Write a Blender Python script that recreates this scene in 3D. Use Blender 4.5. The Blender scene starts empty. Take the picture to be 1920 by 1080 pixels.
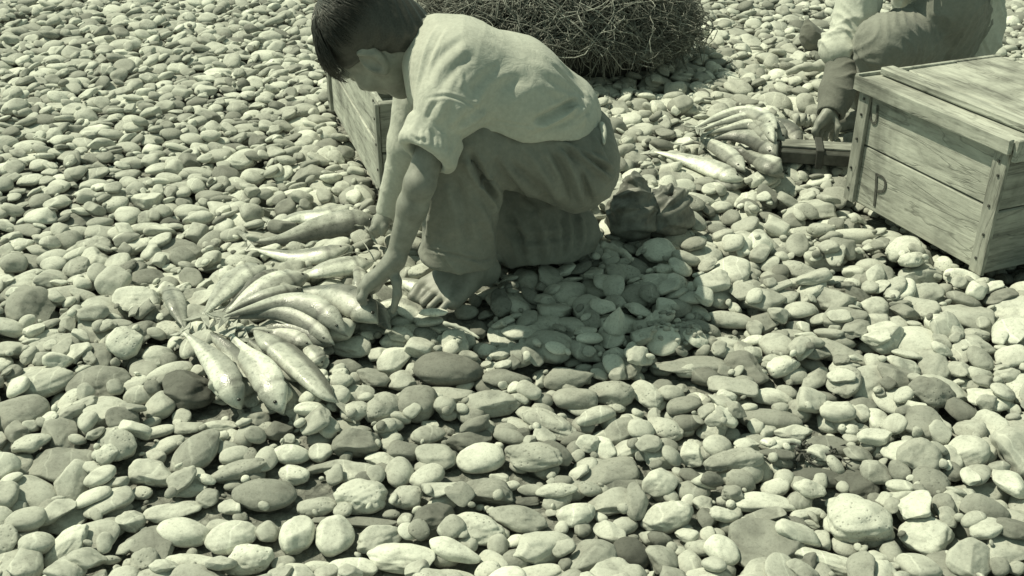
import bpy, math, random
import numpy as np
from mathutils import Vector, Matrix
from mathutils.bvhtree import BVHTree
R = math.radians
rng = np.random.default_rng(7)
random.seed(7)
scene = bpy.context.scene
COL = scene.collection

# ------------------------------------------------------------------ camera
CAM_H, PITCH, FPX = 1.05, R(28.0), 2000.0
cam_d = bpy.data.cameras.new('camera')
cam = bpy.data.objects.new('camera', cam_d); COL.objects.link(cam)
cam.location = (0, 0, CAM_H); cam.rotation_euler = (R(90) - PITCH, 0, 0)
cam_d.sensor_width = 36.0; cam_d.lens = FPX / 1920 * 36.0
cam_d.clip_start = 0.05; cam_d.clip_end = 500
scene.camera = cam
# ------------------------------------------------------------------ world, sun, exposure
SUN_DIR = Vector((-0.92, 0.40, 0.0)).normalized()
SUN_EL = R(56)
S = Vector((SUN_DIR.x*math.cos(SUN_EL), SUN_DIR.y*math.cos(SUN_EL), math.sin(SUN_EL)))
w = bpy.data.worlds.new('World'); scene.world = w; w.use_nodes = True
nt = w.node_tree; nt.nodes.clear()
sky = nt.nodes.new('ShaderNodeTexSky'); sky.sky_type = 'NISHITA'; sky.sun_disc = False
sky.sun_elevation = SUN_EL; sky.sun_rotation = math.atan2(S.x, S.y)
hs = nt.nodes.new('ShaderNodeHueSaturation'); hs.inputs['Saturation'].default_value = 0.0
mx = nt.nodes.new('ShaderNodeMix'); mx.data_type = 'RGBA'; mx.blend_type = 'MULTIPLY'
mx.inputs[0].default_value = 1.0; mx.inputs[7].default_value = (0.72, 1.0, 0.84, 1)
bg = nt.nodes.new('ShaderNodeBackground'); bg.inputs[1].default_value = 0.085
out = nt.nodes.new('ShaderNodeOutputWorld')
nt.links.new(sky.outputs[0], hs.inputs['Color']); nt.links.new(hs.outputs[0], mx.inputs[6])
nt.links.new(mx.outputs[2], bg.inputs[0]); nt.links.new(bg.outputs[0], out.inputs[0])
sun_d = bpy.data.lights.new('sun', 'SUN'); sun_d.energy = 4.8; sun_d.angle = R(0.5)
sun_d.color = (1.0, 0.965, 0.725)
sun = bpy.data.objects.new('sun', sun_d); COL.objects.link(sun)
sun.rotation_euler = S.to_track_quat('Z', 'Y').to_euler(); sun.location = (-4, 3, 6)
vs = scene.view_settings
vs.view_transform = 'Standard'; vs.look = 'None'; vs.exposure = 0.10; vs.gamma = 1.0

# ------------------------------------------------------------------ geometry of the view (only used to survey where things stand)
cp, sp = math.cos(PITCH), math.sin(PITCH)
def ray(px, py):
    u = (px - 960) / FPX; v = (540 - py) / FPX
    return np.array([u, cp + v*sp, -sp + v*cp])
def G(px, py, z=0.0):
    d = ray(px, py); t = (z - CAM_H) / d[2]
    return np.array([d[0]*t, d[1]*t, z])
def PY(px, py, Y):
    d = ray(px, py); t = Y / d[1]
    return np.array([d[0]*t, Y, CAM_H + d[2]*t])
def proj(p):
    p = np.asarray(p, float); x, y, z = p[..., 0], p[..., 1], p[..., 2] - CAM_H
    f = y*cp - z*sp; up = y*sp + z*cp
    return 960 + FPX*x/f, 540 - FPX*up/f, f
# ------------------------------------------------------------------ object helpers
def tag(o, label=None, cat=None, group=None, kind=None):
    if label: o['label'] = label
    if cat: o['category'] = cat
    if group: o['group'] = group
    if kind: o['kind'] = kind
    return o
def empty(name, loc, label=None, cat=None, group=None):
    o = bpy.data.objects.new(name, None); COL.objects.link(o)
    o.location = Vector(loc); o.empty_display_size = 0.05
    return tag(o, label, cat, group)
def mesh_obj(name, V, F, mat, parent=None, smooth=True, attr=None, loc=None, local=False):
    """V world coords (n,3); F list of faces or int array (m,k)"""
    V = np.asarray(V, np.float32)
    o_loc = np.zeros(3)
    if parent is not None:
        pl = parent
        while pl is not None:
            o_loc = o_loc + np.array(pl.location); pl = pl.parent
    mloc = np.zeros(3) if loc is None else np.asarray(loc, float)
    if not local: V = V - (o_loc + (mloc - o_loc if loc is not None else 0))
    me = bpy.data.meshes.new(name)
    if isinstance(F, np.ndarray):
        n, k = F.shape
        me.vertices.add(len(V)); me.vertices.foreach_set('co', V.astype(np.float32).ravel())
        me.loops.add(n*k); me.loops.foreach_set('vertex_index', F.astype(np.int32).ravel())
        me.polygons.add(n)
        me.polygons.foreach_set('loop_start', np.arange(0, n*k, k, dtype=np.int32))
        me.update(calc_edges=True)
    else:
        me.from_pydata(V.tolist(), [], F)
    if smooth: me.polygons.foreach_set('use_smooth', np.ones(len(me.polygons), bool))
    if attr:
        for an, arr in attr.items():
            a = me.attributes.new(an, 'FLOAT_COLOR', 'POINT')
            arr = np.asarray(arr, np.float32)
            if arr.shape[1] == 3: arr = np.c_[arr, np.ones(len(arr), np.float32)]
            a.data.foreach_set('color', arr.ravel())
    me.materials.append(mat); me.update()
    o = bpy.data.objects.new(name, me); COL.objects.link(o)
    if parent is not None: o.parent = parent
    if loc is not None: o.location = Vector(mloc - o_loc)
    return o
class MB:
    def __init__(s): s.V = []; s.F = []; s.n = 0
    def add(s, V, F):
        s.V.append(np.asarray(V, float)); s.F += [tuple(int(i) + s.n for i in f) for f in F]; s.n += len(V)
    def box(s, c, ax, ay, az, jit=0.0):
        """c centre, ax/ay/az half-axis vectors"""
        c, ax, ay, az = (np.asarray(q, float) for q in (c, ax, ay, az)); V = []
        bev = 0.0025
        la, lb, lc = (np.linalg.norm(q) for q in (ax, ay, az))
        bev = min(bev, 0.3*min(la, lb, lc))
        for (i, j, k) in ((0,1,2),(1,2,0),(2,0,1)):
            pass
        # bevelled box: 24 verts
        idx = {}
        for sx in (-1, 1):
            for sy in (-1, 1):
                for sz in (-1, 1):
                    for f in range(3):
                        m = [(1 - bev/la), (1 - bev/lb), (1 - bev/lc)]; m[f] = 1
                        idx[(sx, sy, sz, f)] = len(V)
                        V.append(c + ax*sx*m[0] + ay*sy*m[1] + az*sz*m[2] + rng.normal(0, jit, 3)*(jit > 0))
        F = []
        q = [(-1,-1), (1,-1), (1,1), (-1,1)]
        for s1 in (-1, 1):
            for f in range(3):
                fa = []
                for (a, b) in q:
                    k = [0, 0, 0]; k[f] = s1; k[(f+1) % 3] = a; k[(f+2) % 3] = b
                    fa.append(idx[(k[0], k[1], k[2], f)])
                F.append(fa if s1 > 0 else fa[::-1])
        for f in range(3):
            g, h = (f+1) % 3, (f+2) % 3          # edges along axis f
            for a in (-1, 1):
                for b in (-1, 1):
                    k0 = [0,0,0]; k0[f] = -1; k0[g] = a; k0[h] = b
                    k1 = list(k0); k1[f] = 1
                    fa = [idx[(*k0, g)], idx[(*k1, g)], idx[(*k1, h)], idx[(*k0, h)]]
                    F.append(fa if a*b > 0 else fa[::-1])
        for sx in (-1, 1):
            for sy in (-1, 1):
                for sz in (-1, 1):
                    fa = [idx[(sx, sy, sz, f)] for f in range(3)]
                    F.append(fa if sx*sy*sz > 0 else fa[::-1])
        s.add(V, F)
    def tube(s, P, r, n=5, cap=True):
        P = np.asarray(P, float); m = len(P)
        r = np.full(m, r) if np.isscalar(r) else np.asarray(r, float)
        T = np.gradient(P, axis=0); T /= np.linalg.norm(T, axis=1)[:, None] + 1e-9
        ref = np.array([0.13, 0.21, 0.97]); V = []
        for i in range(m):
            a = np.cross(T[i], ref); a /= np.linalg.norm(a) + 1e-9; b = np.cross(T[i], a)
            for k in range(n):
                th = 2*math.pi*k/n
                V.append(P[i] + r[i]*(math.cos(th)*a + math.sin(th)*b))
        F = [(i*n + k, i*n + (k+1) % n, (i+1)*n + (k+1) % n, (i+1)*n + k) for i in range(m-1) for k in range(n)]
        if cap: F += [tuple(range(n))[::-1], tuple((m-1)*n + k for k in range(n))]
        s.add(V, F)
    def build(s, name, mat, parent=None, smooth=False, loc=None, local=False):
        return mesh_obj(name, np.concatenate(s.V), s.F, mat, parent, smooth, loc=loc, local=local)
def catmull(P, n):
    P = np.asarray(P, float)
    if len(P) == 2:
        t = np.linspace(0, 1, n)[:, None]; return P[0]*(1-t) + P[1]*t
    Q = np.vstack([2*P[0]-P[1], P, 2*P[-1]-P[-2]]); res = []
    for u in np.linspace(0, len(P)-1 - 1e-6, n):
        i = int(u); t = u - i; a, b, c, d = Q[i], Q[i+1], Q[i+2], Q[i+3]
        res.append(0.5*(2*b + (c-a)*t + (2*a-5*b+4*c-d)*t*t + (3*b-a-3*c+d)*t**3))
    return np.array(res)
# ------------------------------------------------------------------ materials
TINT = (0.98, 1.0, 0.89)
def gray(v): return (v*TINT[0], v*TINT[1], v*TINT[2], 1)
class NB:
    def __init__(s, name):
        s.m = bpy.data.materials.new(name); s.m.use_nodes = True; s.t = s.m.node_tree; s.t.nodes.clear()
        s.o = s.t.nodes.new('ShaderNodeOutputMaterial'); s.b = s.t.nodes.new('ShaderNodeBsdfPrincipled')
        s.t.links.new(s.b.outputs[0], s.o.inputs[0])
    def n(s, ty, **kw):
        nd = s.t.nodes.new(ty)
        for k, v in kw.items(): setattr(nd, k, v)
        return nd
    def l(s, a, b): s.t.links.new(a, b)
    def coord(s, scale=(1,1,1), which='Object', rot=(0,0,0)):
        c = s.n('ShaderNodeTexCoord'); m = s.n('ShaderNodeMapping')
        m.inputs['Scale'].default_value = scale; m.inputs['Rotation'].default_value = rot
        s.l(c.outputs[which], m.inputs[0]); return m.outputs[0]
    def noise(s, vec, sc, det=4, rough=0.55, dist=0.0):
        t = s.n('ShaderNodeTexNoise'); t.inputs['Scale'].default_value = sc; t.inputs['Detail'].default_value = det
        t.inputs['Roughness'].default_value = rough; t.inputs['Distortion'].default_value = dist
        s.l(vec, t.inputs['Vector']); return t.outputs['Fac']
    def voro(s, vec, sc, feat='F1'):
        t = s.n('ShaderNodeTexVoronoi'); t.feature = feat; t.inputs['Scale'].default_value = sc
        s.l(vec, t.inputs['Vector']); return t.outputs['Distance']
    def ramp(s, fac, stops):
        r = s.n('ShaderNodeValToRGB'); e = r.color_ramp.elements
        while len(e) < len(stops): e.new(0.5)
        for el, (p, c) in zip(e, stops):
            el.position = p; el.color = c if hasattr(c, '__len__') else (c, c, c, 1)
        s.l(fac, r.inputs[0]); return r.outputs[0]
    def mix(s, fac, a, b, bt='MIX'):
        m = s.n('ShaderNodeMix', data_type='RGBA', blend_type=bt)
        for i, q in ((0, fac), (6, a), (7, b)):
            if hasattr(q, 'is_linked') or hasattr(q, 'links'): s.l(q, m.inputs[i])
            else: m.inputs[i].default_value = q
        return m.outputs[2]
    def math(s, op, a, b=0.0):
        m = s.n('ShaderNodeMath', operation=op)
        for i, q in ((0, a), (1, b)):
            if hasattr(q, 'links'): s.l(q, m.inputs[i])
            else: m.inputs[i].default_value = q
        return m.outputs[0]
    def bump(s, h, strength, dist=0.002, prev=None):
        b = s.n('ShaderNodeBump'); b.inputs['Strength'].default_value = strength; b.inputs['Distance'].default_value = dist
        s.l(h, b.inputs['Height'])
        if prev is not None: s.l(prev, b.inputs['Normal'])
        return b.outputs[0]
    def done(s, col, rough=0.8, nrm=None, spec=0.5):
        if hasattr(col, 'links'): s.l(col, s.b.inputs['Base Color'])
        else: s.b.inputs['Base Color'].default_value = col
        if hasattr(rough, 'links'): s.l(rough, s.b.inputs['Roughness'])
        else: s.b.inputs['Roughness'].default_value = rough
        s.b.inputs['Specular IOR Level'].default_value = spec
        if nrm is not None: s.l(nrm, s.b.inputs['Normal'])
        return s.m

def mat_stone():
    k = NB('beach_stone'); v = k.coord()
    at = k.n('ShaderNodeAttribute', attribute_name='stone')
    sep = k.n('ShaderNodeSeparateColor'); k.l(at.outputs['Color'], sep.inputs[0])
    tone, pit, seed = sep.outputs[0], sep.outputs[1], sep.outputs[2]
    off = k.n('ShaderNodeVectorMath', operation='SCALE'); k.l(at.outputs['Color'], off.inputs[0]); off.inputs['Scale'].default_value = 37.0
    add = k.n('ShaderNodeVectorMath', operation='ADD'); k.l(v, add.inputs[0]); k.l(off.outputs[0], add.inputs[1]); v2 = add.outputs[0]
    big = k.noise(v2, 22, 3, 0.6, 0.6); fine = k.noise(v2, 190, 5, 0.7); grain = k.noise(v2, 700, 2, 0.6)
    patch = k.ramp(big, [(0.3, 0.68), (0.50, 0.97), (0.72, 1.08)])
    sp_ = k.ramp(fine, [(0.30, 0.58), (0.45, 0.95), (0.7, 1.08)])
    gr = k.ramp(grain, [(0.3, 0.86), (0.7, 1.08)])
    base = k.mix(1.0, gray(1.0), tone, 'MULTIPLY')
    c = k.mix(1.0, base, patch, 'MULTIPLY'); c = k.mix(0.8, c, sp_, 'MULTIPLY'); c = k.mix(0.7, c, gr, 'MULTIPLY')
    # veins on some stones
    wv = k.n('ShaderNodeTexWave'); wv.inputs['Scale'].default_value = 9; wv.inputs['Distortion'].default_value = 9; wv.inputs['Detail'].default_value = 3
    k.l(v2, wv.inputs['Vector'])
    vein = k.ramp(wv.outputs['Fac'], [(0.0, 1.25), (0.04, 1.0), (1.0, 0.97)])
    sel = k.math('GREATER_THAN', seed, 0.86)
    c2 = k.mix(1.0, c, vein, 'MULTIPLY'); c = k.mix(sel, c, c2)
    pv = k.voro(v2, 120); pits = k.ramp(pv, [(0.0, 0.0), (0.28, 1.0)])
    pdark = k.ramp(pv, [(0.08, 0.55), (0.2, 1.0)])
    c3 = k.mix(1.0, c, pdark, 'MULTIPLY'); psel = k.math('GREATER_THAN', pit, 0.5); c = k.mix(psel, c, c3)
    hgt = k.math('ADD', k.math('MULTIPLY', fine, 0.8), k.math('MULTIPLY', k.math('MULTIPLY', pits, pit), 1.2))
    nb = k.bump(hgt, 0.55, 0.0022); nb = k.bump(grain, 0.3, 0.0009, nb)
    return k.done(c, 0.85, nb, 0.3)
def mat_ground():
    k = NB('beach_gravel'); v = k.coord()
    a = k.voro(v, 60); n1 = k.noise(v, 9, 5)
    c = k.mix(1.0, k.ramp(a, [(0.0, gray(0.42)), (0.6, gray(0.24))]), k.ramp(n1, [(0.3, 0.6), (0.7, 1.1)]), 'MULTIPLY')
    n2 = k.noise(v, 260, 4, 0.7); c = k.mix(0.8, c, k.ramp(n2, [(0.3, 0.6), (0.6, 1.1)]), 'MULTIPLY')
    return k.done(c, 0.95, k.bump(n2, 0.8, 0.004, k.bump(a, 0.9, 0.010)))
def mat_cloth(name, v0, var=0.2, weave=900, fuzz=0.3, rough=0.9):
    k = NB(name); v = k.coord()
    n1 = k.noise(v, 9, 4, 0.6); n2 = k.noise(v, 120, 4, 0.7); n3 = k.noise(v, weave, 2)
    c = k.mix(1.0, gray(v0), k.ramp(n1, [(0.3, 1-var), (0.7, 1+var*0.4)]), 'MULTIPLY')
    c = k.mix(0.8, c, k.ramp(n2, [(0.3, 0.85), (0.7, 1.1)]), 'MULTIPLY')
    rd = k.noise(v, 26, 3, 0.5, 1.6); rd = k.math('ABSOLUTE', k.math('SUBTRACT', rd, 0.5)); rd = k.math('POWER', rd, 0.6)
    rd2 = k.noise(v, 70, 2, 0.5, 1.2); rd2 = k.math('ABSOLUTE', k.math('SUBTRACT', rd2, 0.5))
    nb = k.bump(rd, 0.16, 0.010); nb = k.bump(rd2, 0.10, 0.004, nb); nb = k.bump(n2, 0.25, 0.0016, nb); nb = k.bump(n3, 0.35, 0.0008, nb)
    m = k.done(c, rough, nb, 0.15)
    k.b.inputs['Sheen Weight'].default_value = fuzz*0.3
    return m
def mat_skin(name, v0):
    k = NB(name); v = k.coord()
    n1 = k.noise(v, 25, 4, 0.6); n2 = k.noise(v, 400, 3, 0.6); n5 = k.noise(v, 70, 5, 0.7)
    c = k.mix(1.0, gray(v0), k.ramp(n1, [(0.3, 0.68), (0.7, 1.12)]), 'MULTIPLY')
    c = k.mix(0.35, c, k.ramp(n5, [(0.34, 0.62), (0.5, 1.0), (0.7, 1.08)]), 'MULTIPLY')
    n4 = k.voro(v, 330); nb = k.bump(n2, 0.3, 0.0009); nb = k.bump(n4, 0.2, 0.0008, nb)
    return k.done(c, 0.5, nb, 0.4)
def mat_wood(name, v0, stretch, dark=0.5):
    k = NB(name); v = k.coord(stretch); vv = k.coord()
    n1 = k.noise(v, 3.0, 6, 0.65, 0.8); n2 = k.noise(v, 12, 5, 0.7, 0.3); n3 = k.noise(vv, 9, 5, 0.65)
    c = k.ramp(n1, [(0.28, gray(v0*dark)), (0.45, gray(v0*0.82)), (0.6, gray(v0)), (0.8, gray(v0*1.15))])
    c = k.mix(0.75, c, k.ramp(n2, [(0.32, 0.5), (0.48, 0.95), (0.7, 1.08)]), 'MULTIPLY')
    c = k.mix(0.6, c, k.ramp(n3, [(0.35, 0.62), (0.55, 1.03)]), 'MULTIPLY')
    ck = k.noise(v, 2.2, 3, 0.5, 1.2); crk = k.ramp(ck, [(0.478, 1.0), (0.494, 0.55), (0.510, 1.0)])
    c = k.mix(0.8, c, crk, 'MULTIPLY'); st = k.noise(vv, 4.5, 4, 0.6, 0.6); c = k.mix(0.7, c, k.ramp(st, [(0.36, 0.45), (0.5, 1.0)]), 'MULTIPLY')
    nb = k.bump(n2, 0.5, 0.0025); nb = k.bump(crk, 0.5, 0.003, nb)
    return k.done(c, 0.88, nb, 0.25)
def mat_fish():
    k = NB('fish_skin'); v = k.coord()
    at = k.n('ShaderNodeAttribute', attribute_name='fish')
    n1 = k.noise(v, 35, 4, 0.65); n2 = k.noise(v, 150, 4, 0.7); sc = k.voro(v, 300)
    c = k.mix(1.0, gray(1.0), at.outputs['Color'], 'MULTIPLY')
    c = k.mix(0.9, c, k.ramp(n1, [(0.32, 0.68), (0.6, 1.05)]), 'MULTIPLY')
    c = k.mix(0.6, c, k.ramp(n2, [(0.34, 0.35), (0.45, 0.98), (0.7, 1.08)]), 'MULTIPLY')
    nb = k.bump(sc, 0.25, 0.0012); nb = k.bump(n2, 0.25, 0.0012, nb)
    return k.done(c, k.ramp(n1, [(0.35, 0.26), (0.65, 0.6)]), nb, 0.5)
def mat_plain(name, v0, rough=0.7, var=0.25, sc=40, bump=0.3):
    k = NB(name); v = k.coord(); n1 = k.noise(v, sc, 5, 0.65)
    c = k.mix(1.0, gray(v0), k.ramp(n1, [(0.3, 1-var), (0.7, 1+var*0.5)]), 'MULTIPLY')
    return k.done(c, rough, k.bump(n1, bump, 0.002), 0.4)
M_STONE, M_GROUND = mat_stone(), mat_ground()
M_SHIRT = mat_cloth('shirt_cotton', 0.49, 0.10); M_TROUSERS = mat_cloth('trouser_cloth', 0.235, 0.22)
M_SKIN = mat_skin('tanned_skin', 0.28); M_HAIR = mat_plain('dark_hair', 0.055, 0.40, 0.4, 300, 0.2)
M_FISH = mat_fish(); M_EYE = mat_plain('fish_eye', 0.03, 0.15, 0.2)
M_FIN = mat_plain('fish_fin', 0.42, 0.5, 0.35, 120, 0.5)
M_WOOD = mat_wood('weathered_wood', 0.50, (9, 1.0, 9), .35); M_WOODV = mat_wood('crate_wood_grain_upright', 0.38, (8, 8, 1.0))
M_WOODX = mat_wood('crate_end_wood', 0.36, (1.0, 9, 9), .35)
M_PAINT = mat_plain('faded_stencil_paint', 0.085, 0.9, 0.6, 120); M_NAIL_ = None; M_NAIL = mat_plain('rusty_nail', 0.05, 0.7)
M_LEATHER = mat_plain('worn_leather', 0.07, 0.38, 0.5, 45, 0.5); M_LEATHERP = mat_plain('scuffed_leather', 0.34, 0.6, 0.4, 45, 0.5)
M_CANVAS = mat_cloth('boot_canvas', 0.30, 0.2)
M_SACK = mat_plain('greasy_sackcloth', 0.17, 0.5, 0.7, 28, 0.9)
M_NET = mat_plain('shaded_brush_core', 0.045, 0.9, 0.5, 30); M_STRAND = mat_plain('dry_strands', 0.22, 0.8, 0.6, 18)
M_STRANDP = mat_plain('bleached_strands', 0.38, 0.8, 0.4, 18)
M_TWIG = mat_plain('bleached_wood', 0.45, 0.85, 0.3, 60); M_KELP = mat_plain('dried_seaweed', 0.06, 0.6, 0.5, 80)
M_METAL = mat_plain('dull_tin', 0.35, 0.45, 0.3, 30); M_DARK = mat_plain('dark_lining', 0.06, 0.9)
M_SLEEVE = mat_cloth('grey_knit', 0.17, 0.2, 500); M_WHITE = mat_cloth('white_cotton', 0.55, 0.08)
M_PALE = mat_cloth('pale_trouser_cloth', 0.25, 0.15)
# ------------------------------------------------------------------ the beach: base sheet, then stones laid one on another
HX0, HY0, HG, HNX, HNY = -4.2, 0.50, 0.005, 1680, 1150
gx = HX0 + HG*np.arange(HNX); gy = HY0 + HG*np.arange(HNY)
GXX, GYY = np.meshgrid(gx, gy, indexing='ij')
def undul(x, y):
    return 0.012*np.sin(1.7*x+0.6)*np.sin(1.3*y+1.1) + 0.007*np.sin(4.1*x-2.3*y) + 0.005*np.sin(6.5*y+2.2*x+1)
H = (-0.046 + undul(GXX, GYY)).astype(np.float32)
def hat(x, y, r=0.0, q=90):
    i = int(round((x-HX0)/HG)); j = int(round((y-HY0)/HG)); k = max(0, int(r/HG))
    i = min(max(i, k), HNX-k-1); j = min(max(j, k), HNY-k-1)
    return float(np.percentile(H[i-k:i+k+1, j-k:j+k+1], q))
# ground sheet out to the horizon
gm = 60; lin = np.concatenate([[-60, -25, -10], np.linspace(-4, 4, gm), [10, 25, 60]])
lin2 = np.concatenate([[-20, -6], np.linspace(0.0, 6.5, gm), [10, 25, 60]])
VX, VY = np.meshgrid(lin, lin2, indexing='ij')
VZ = -0.050 + undul(VX, VY)*(np.abs(VX) < 5)*(VY < 7)
gv = np.stack([VX.ravel(), VY.ravel(), VZ.ravel()], 1); n2 = len(lin2)
gf = np.array([(i*n2+j, (i+1)*n2+j, (i+1)*n2+j+1, i*n2+j+1) for i in range(len(lin)-1) for j in range(n2-1)])
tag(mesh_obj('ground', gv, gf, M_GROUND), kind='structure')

def ico(sub):
    import bmesh
    bm = bmesh.new(); bmesh.ops.create_icosphere(bm, subdivisions=sub, radius=1.0)
    V = np.array([v.co[:] for v in bm.verts]); F = np.array([[v.index for v in f.verts] for f in bm.faces], np.int32); bm.free()
    return V, F
ICO = {s: ico(s) for s in (2, 3, 4, 5)}
def lump(V, r, freqs, amp):
    d = np.zeros(len(V))
    for f in freqs:
        for _ in range(4):
            k = r.normal(0, 1, 3); k *= f/np.linalg.norm(k); d += np.sin(V @ k + r.uniform(0, 6.3))*amp/f**0.8/2
    return d
def stone_shape(sub, r, kind):
    """unit stone; kind r rounded, a angular, s slab, p pitted"""
    V = ICO[sub][0].copy()
    if kind in 'rp':
        e = r.uniform(1.7, 2.7)
        n = (np.abs(V)**e).sum(1)**(1/e); V = V/n[:, None]
        cuts = r.integers(1, 5) if kind == 'r' else r.integers(2, 5); dmin = 0.72
    elif kind == 'a':
        cuts = r.integers(6, 10); dmin = 0.55
    else:
        e = r.uniform(2.6, 4.0); n = (np.abs(V)**e).sum(1)**(1/e); V = V/n[:, None]; cuts = r.integers(4, 7); dmin = 0.62
    for _ in range(cuts):
        k = r.normal(0, 1, 3); k /= np.linalg.norm(k); d = r.uniform(dmin, 0.88)
        t = V @ k - d; s = 0.035 if kind in 'as' else 0.09
        t = s*np.logaddexp(0, t/s)
        V = V - t[:, None]*k*0.96
    nrm = V/np.linalg.norm(V, axis=1)[:, None]
    V = V*(1 + lump(nrm, r, (1.6, 2.6), 0.14))[:, None]
    if sub >= 4: V = V + nrm*(lump(nrm, r, (6, 11, 19), {'r': 0.075, 'p': 0.18, 'a': 0.13, 's': 0.11}[kind]))[:, None]
    elif sub >= 3: V = V + nrm*(lump(nrm, r, (6, 10), 0.09))[:, None]
    lo, hi = V.min(0), V.max(0); V = (V - (lo+hi)/2)/((hi-lo)/2)
    return V
def deposit(x, y, a, b, c, phi, tilt=0.75, sink=76, lift=True):
    """let a stone come to rest on what already lies there"""
    r = max(a, b); k = int(r/HG) + 2
    i = int(round((x-HX0)/HG)); j = int(round((y-HY0)/HG))
    if i-k < 0 or j-k < 0 or i+k+1 >= HNX or j+k+1 >= HNY: return None
    sl = (slice(i-k, i+k+1), slice(j-k, j+k+1))
    dx = GXX[sl]-x; dy = GYY[sl]-y; cph, sph = math.cos(phi), math.sin(phi)
    u = dx*cph + dy*sph; v = -dx*sph + dy*cph
    q = (u/a)**2 + (v/b)**2; m = q < 1
    if m.sum() < 6: m = q < 2.5
    h = H[sl]; hb = c*np.sqrt(np.clip(1-q, 0, 1))*0.92
    um, vm, hm = u[m], v[m], h[m]; wt = np.clip(1.1 - q[m], 0.05, 1)
    mh = (hm*wt).sum()/wt.sum()
    su = ((hm-mh)*um*wt).sum()/((um**2*wt).sum()+1e-9); sv = ((hm-mh)*vm*wt).sum()/((vm**2*wt).sum()+1e-9)
    su = float(np.clip(su*tilt, -0.42, 0.42)); sv = float(np.clip(sv*tilt, -0.42, 0.42))
    need = hm - (um*su + vm*sv) + hb[m]
    zc = float(np.percentile(need, sink))
    if lift: H[sl] = np.where(m, np.maximum(h, zc + u*su + v*sv + hb), h)
    return zc, su, sv
def stone_matrix(a, b, c, phi, su, sv):
    X = np.array([1, 0, su]); X /= np.linalg.norm(X)
    Y = np.array([0, 1, sv]); Y -= X*(X@Y); Y /= np.linalg.norm(Y); Z = np.cross(X, Y)
    Mx = np.stack([X*a, Y*b, Z*c], 1); cph, sph = math.cos(phi), math.sin(phi)
    return np.array([[cph, -sph, 0], [sph, cph, 0], [0, 0, 1]]) @ Mx
def albedo(t): return 0.96*max(0.02, t)**2.25
# keep-outs: things that stand on the beach
def seg_poly(P): return np.array(P, float)
crateA0 = G(722, 382); crateA_len = np.array([-0.305, 0.952, 0]); crateA_wid = np.array([0.952, 0.305, 0])
crateB0 = G(1588, 366); crateB_len = np.array([0.385, -0.923, 0]); crateB_wid = np.array([0.923, 0.385, 0])
def quad(o, a, la, b, lb): return [o[:2], (o+a*la)[:2], (o+a*la+b*lb)[:2], (o+b*lb)[:2]]
KEEP = [quad(crateA0, crateA_len, 0.80, crateA_wid, 0.38), quad(crateB0, crateB_len, 0.50, crateB_wid, 0.42)]
def inside(poly, x, y):
    c = False; n = len(poly)
    for i in range(n):
        (x1, y1), (x2, y2) = poly[i], poly[(i+1) % n]
        if (y1 > y) != (y2 > y) and x < (x2-x1)*(y-y1)/(y2-y1)+x1: c = not c
    return c
CAP = np.zeros((HNX, HNY), bool)
for poly in KEEP:
    P = np.array(poly); x0, y0 = P.min(0)-0.02; x1, y1 = P.max(0)+0.02
    for i in range(max(0, int((x0-HX0)/HG)), min(HNX, int((x1-HX0)/HG)+1)):
        for j in range(max(0, int((y0-HY0)/HG)), min(HNY, int((y1-HY0)/HG)+1)):
            if inside(poly, gx[i], gy[j]): CAP[i, j] = True
for (cx, cy, rx, ry) in ((-0.13, 1.92, 0.075, 0.055), (0.04, 2.12, 0.06, 0.05)):      # the feet
    CAP |= ((GXX-cx)/rx)**2 + ((GYY-cy)/ry)**2 < 1
def cell(x, y): return min(max(int((x-HX0)/HG), 0), HNX-1), min(max(int((y-HY0)/HG), 0), HNY-1)
def rand_xy(m=1.45):
    while True:
        y = rng.uniform(0.72, 6.0); hw = (y*cp + CAM_H*sp)*960/FPX*m + 0.12
        if rng.uniform() < hw/4.1:
            return rng.uniform(-hw, hw), y
STONES = []      # x y zc a b c phi su sv tone pit seed kind lod
def lay(x, y, a, b, c, phi, tone, kind, lod, tilt=0.8, sink=74):
    d = deposit(x, y, a, b, c, phi, tilt, sink)
    if d is None: return None
    s = dict(x=x, y=y, z=d[0], su=d[1], sv=d[2], a=a, b=b, c=c, phi=phi, tone=tone, kind=kind, lod=lod,
             pit=(1.0 if kind == 'p' else 0.0), seed=float(rng.uniform()))
    STONES.append(s); return s
def rtone():
    t = rng.normal(0.735, 0.065)
    if rng.uniform() < 0.13: t = rng.uniform(0.50, 0.62)
    return float(np.clip(t, 0.42, 0.86))
KINDS = ['r', 'r', 'a', 'a', 'a', 's', 's', 'p']
# 1. the stones underneath
for n in range(6800):
    best = min((rand_xy() for _ in range(3)), key=lambda q: H[cell(*q)])
    r = rng.uniform(0.014, 0.028); b = r*rng.uniform(0.65, 1.0)
    if CAP[cell(*best)] and H[cell(*best)] > -0.008: continue
    lay(best[0], best[1], r, b, r*rng.uniform(0.35, 0.6), rng.uniform(0, 6.28), rtone()-0.05, KINDS[rng.integers(8)], 2)
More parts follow.
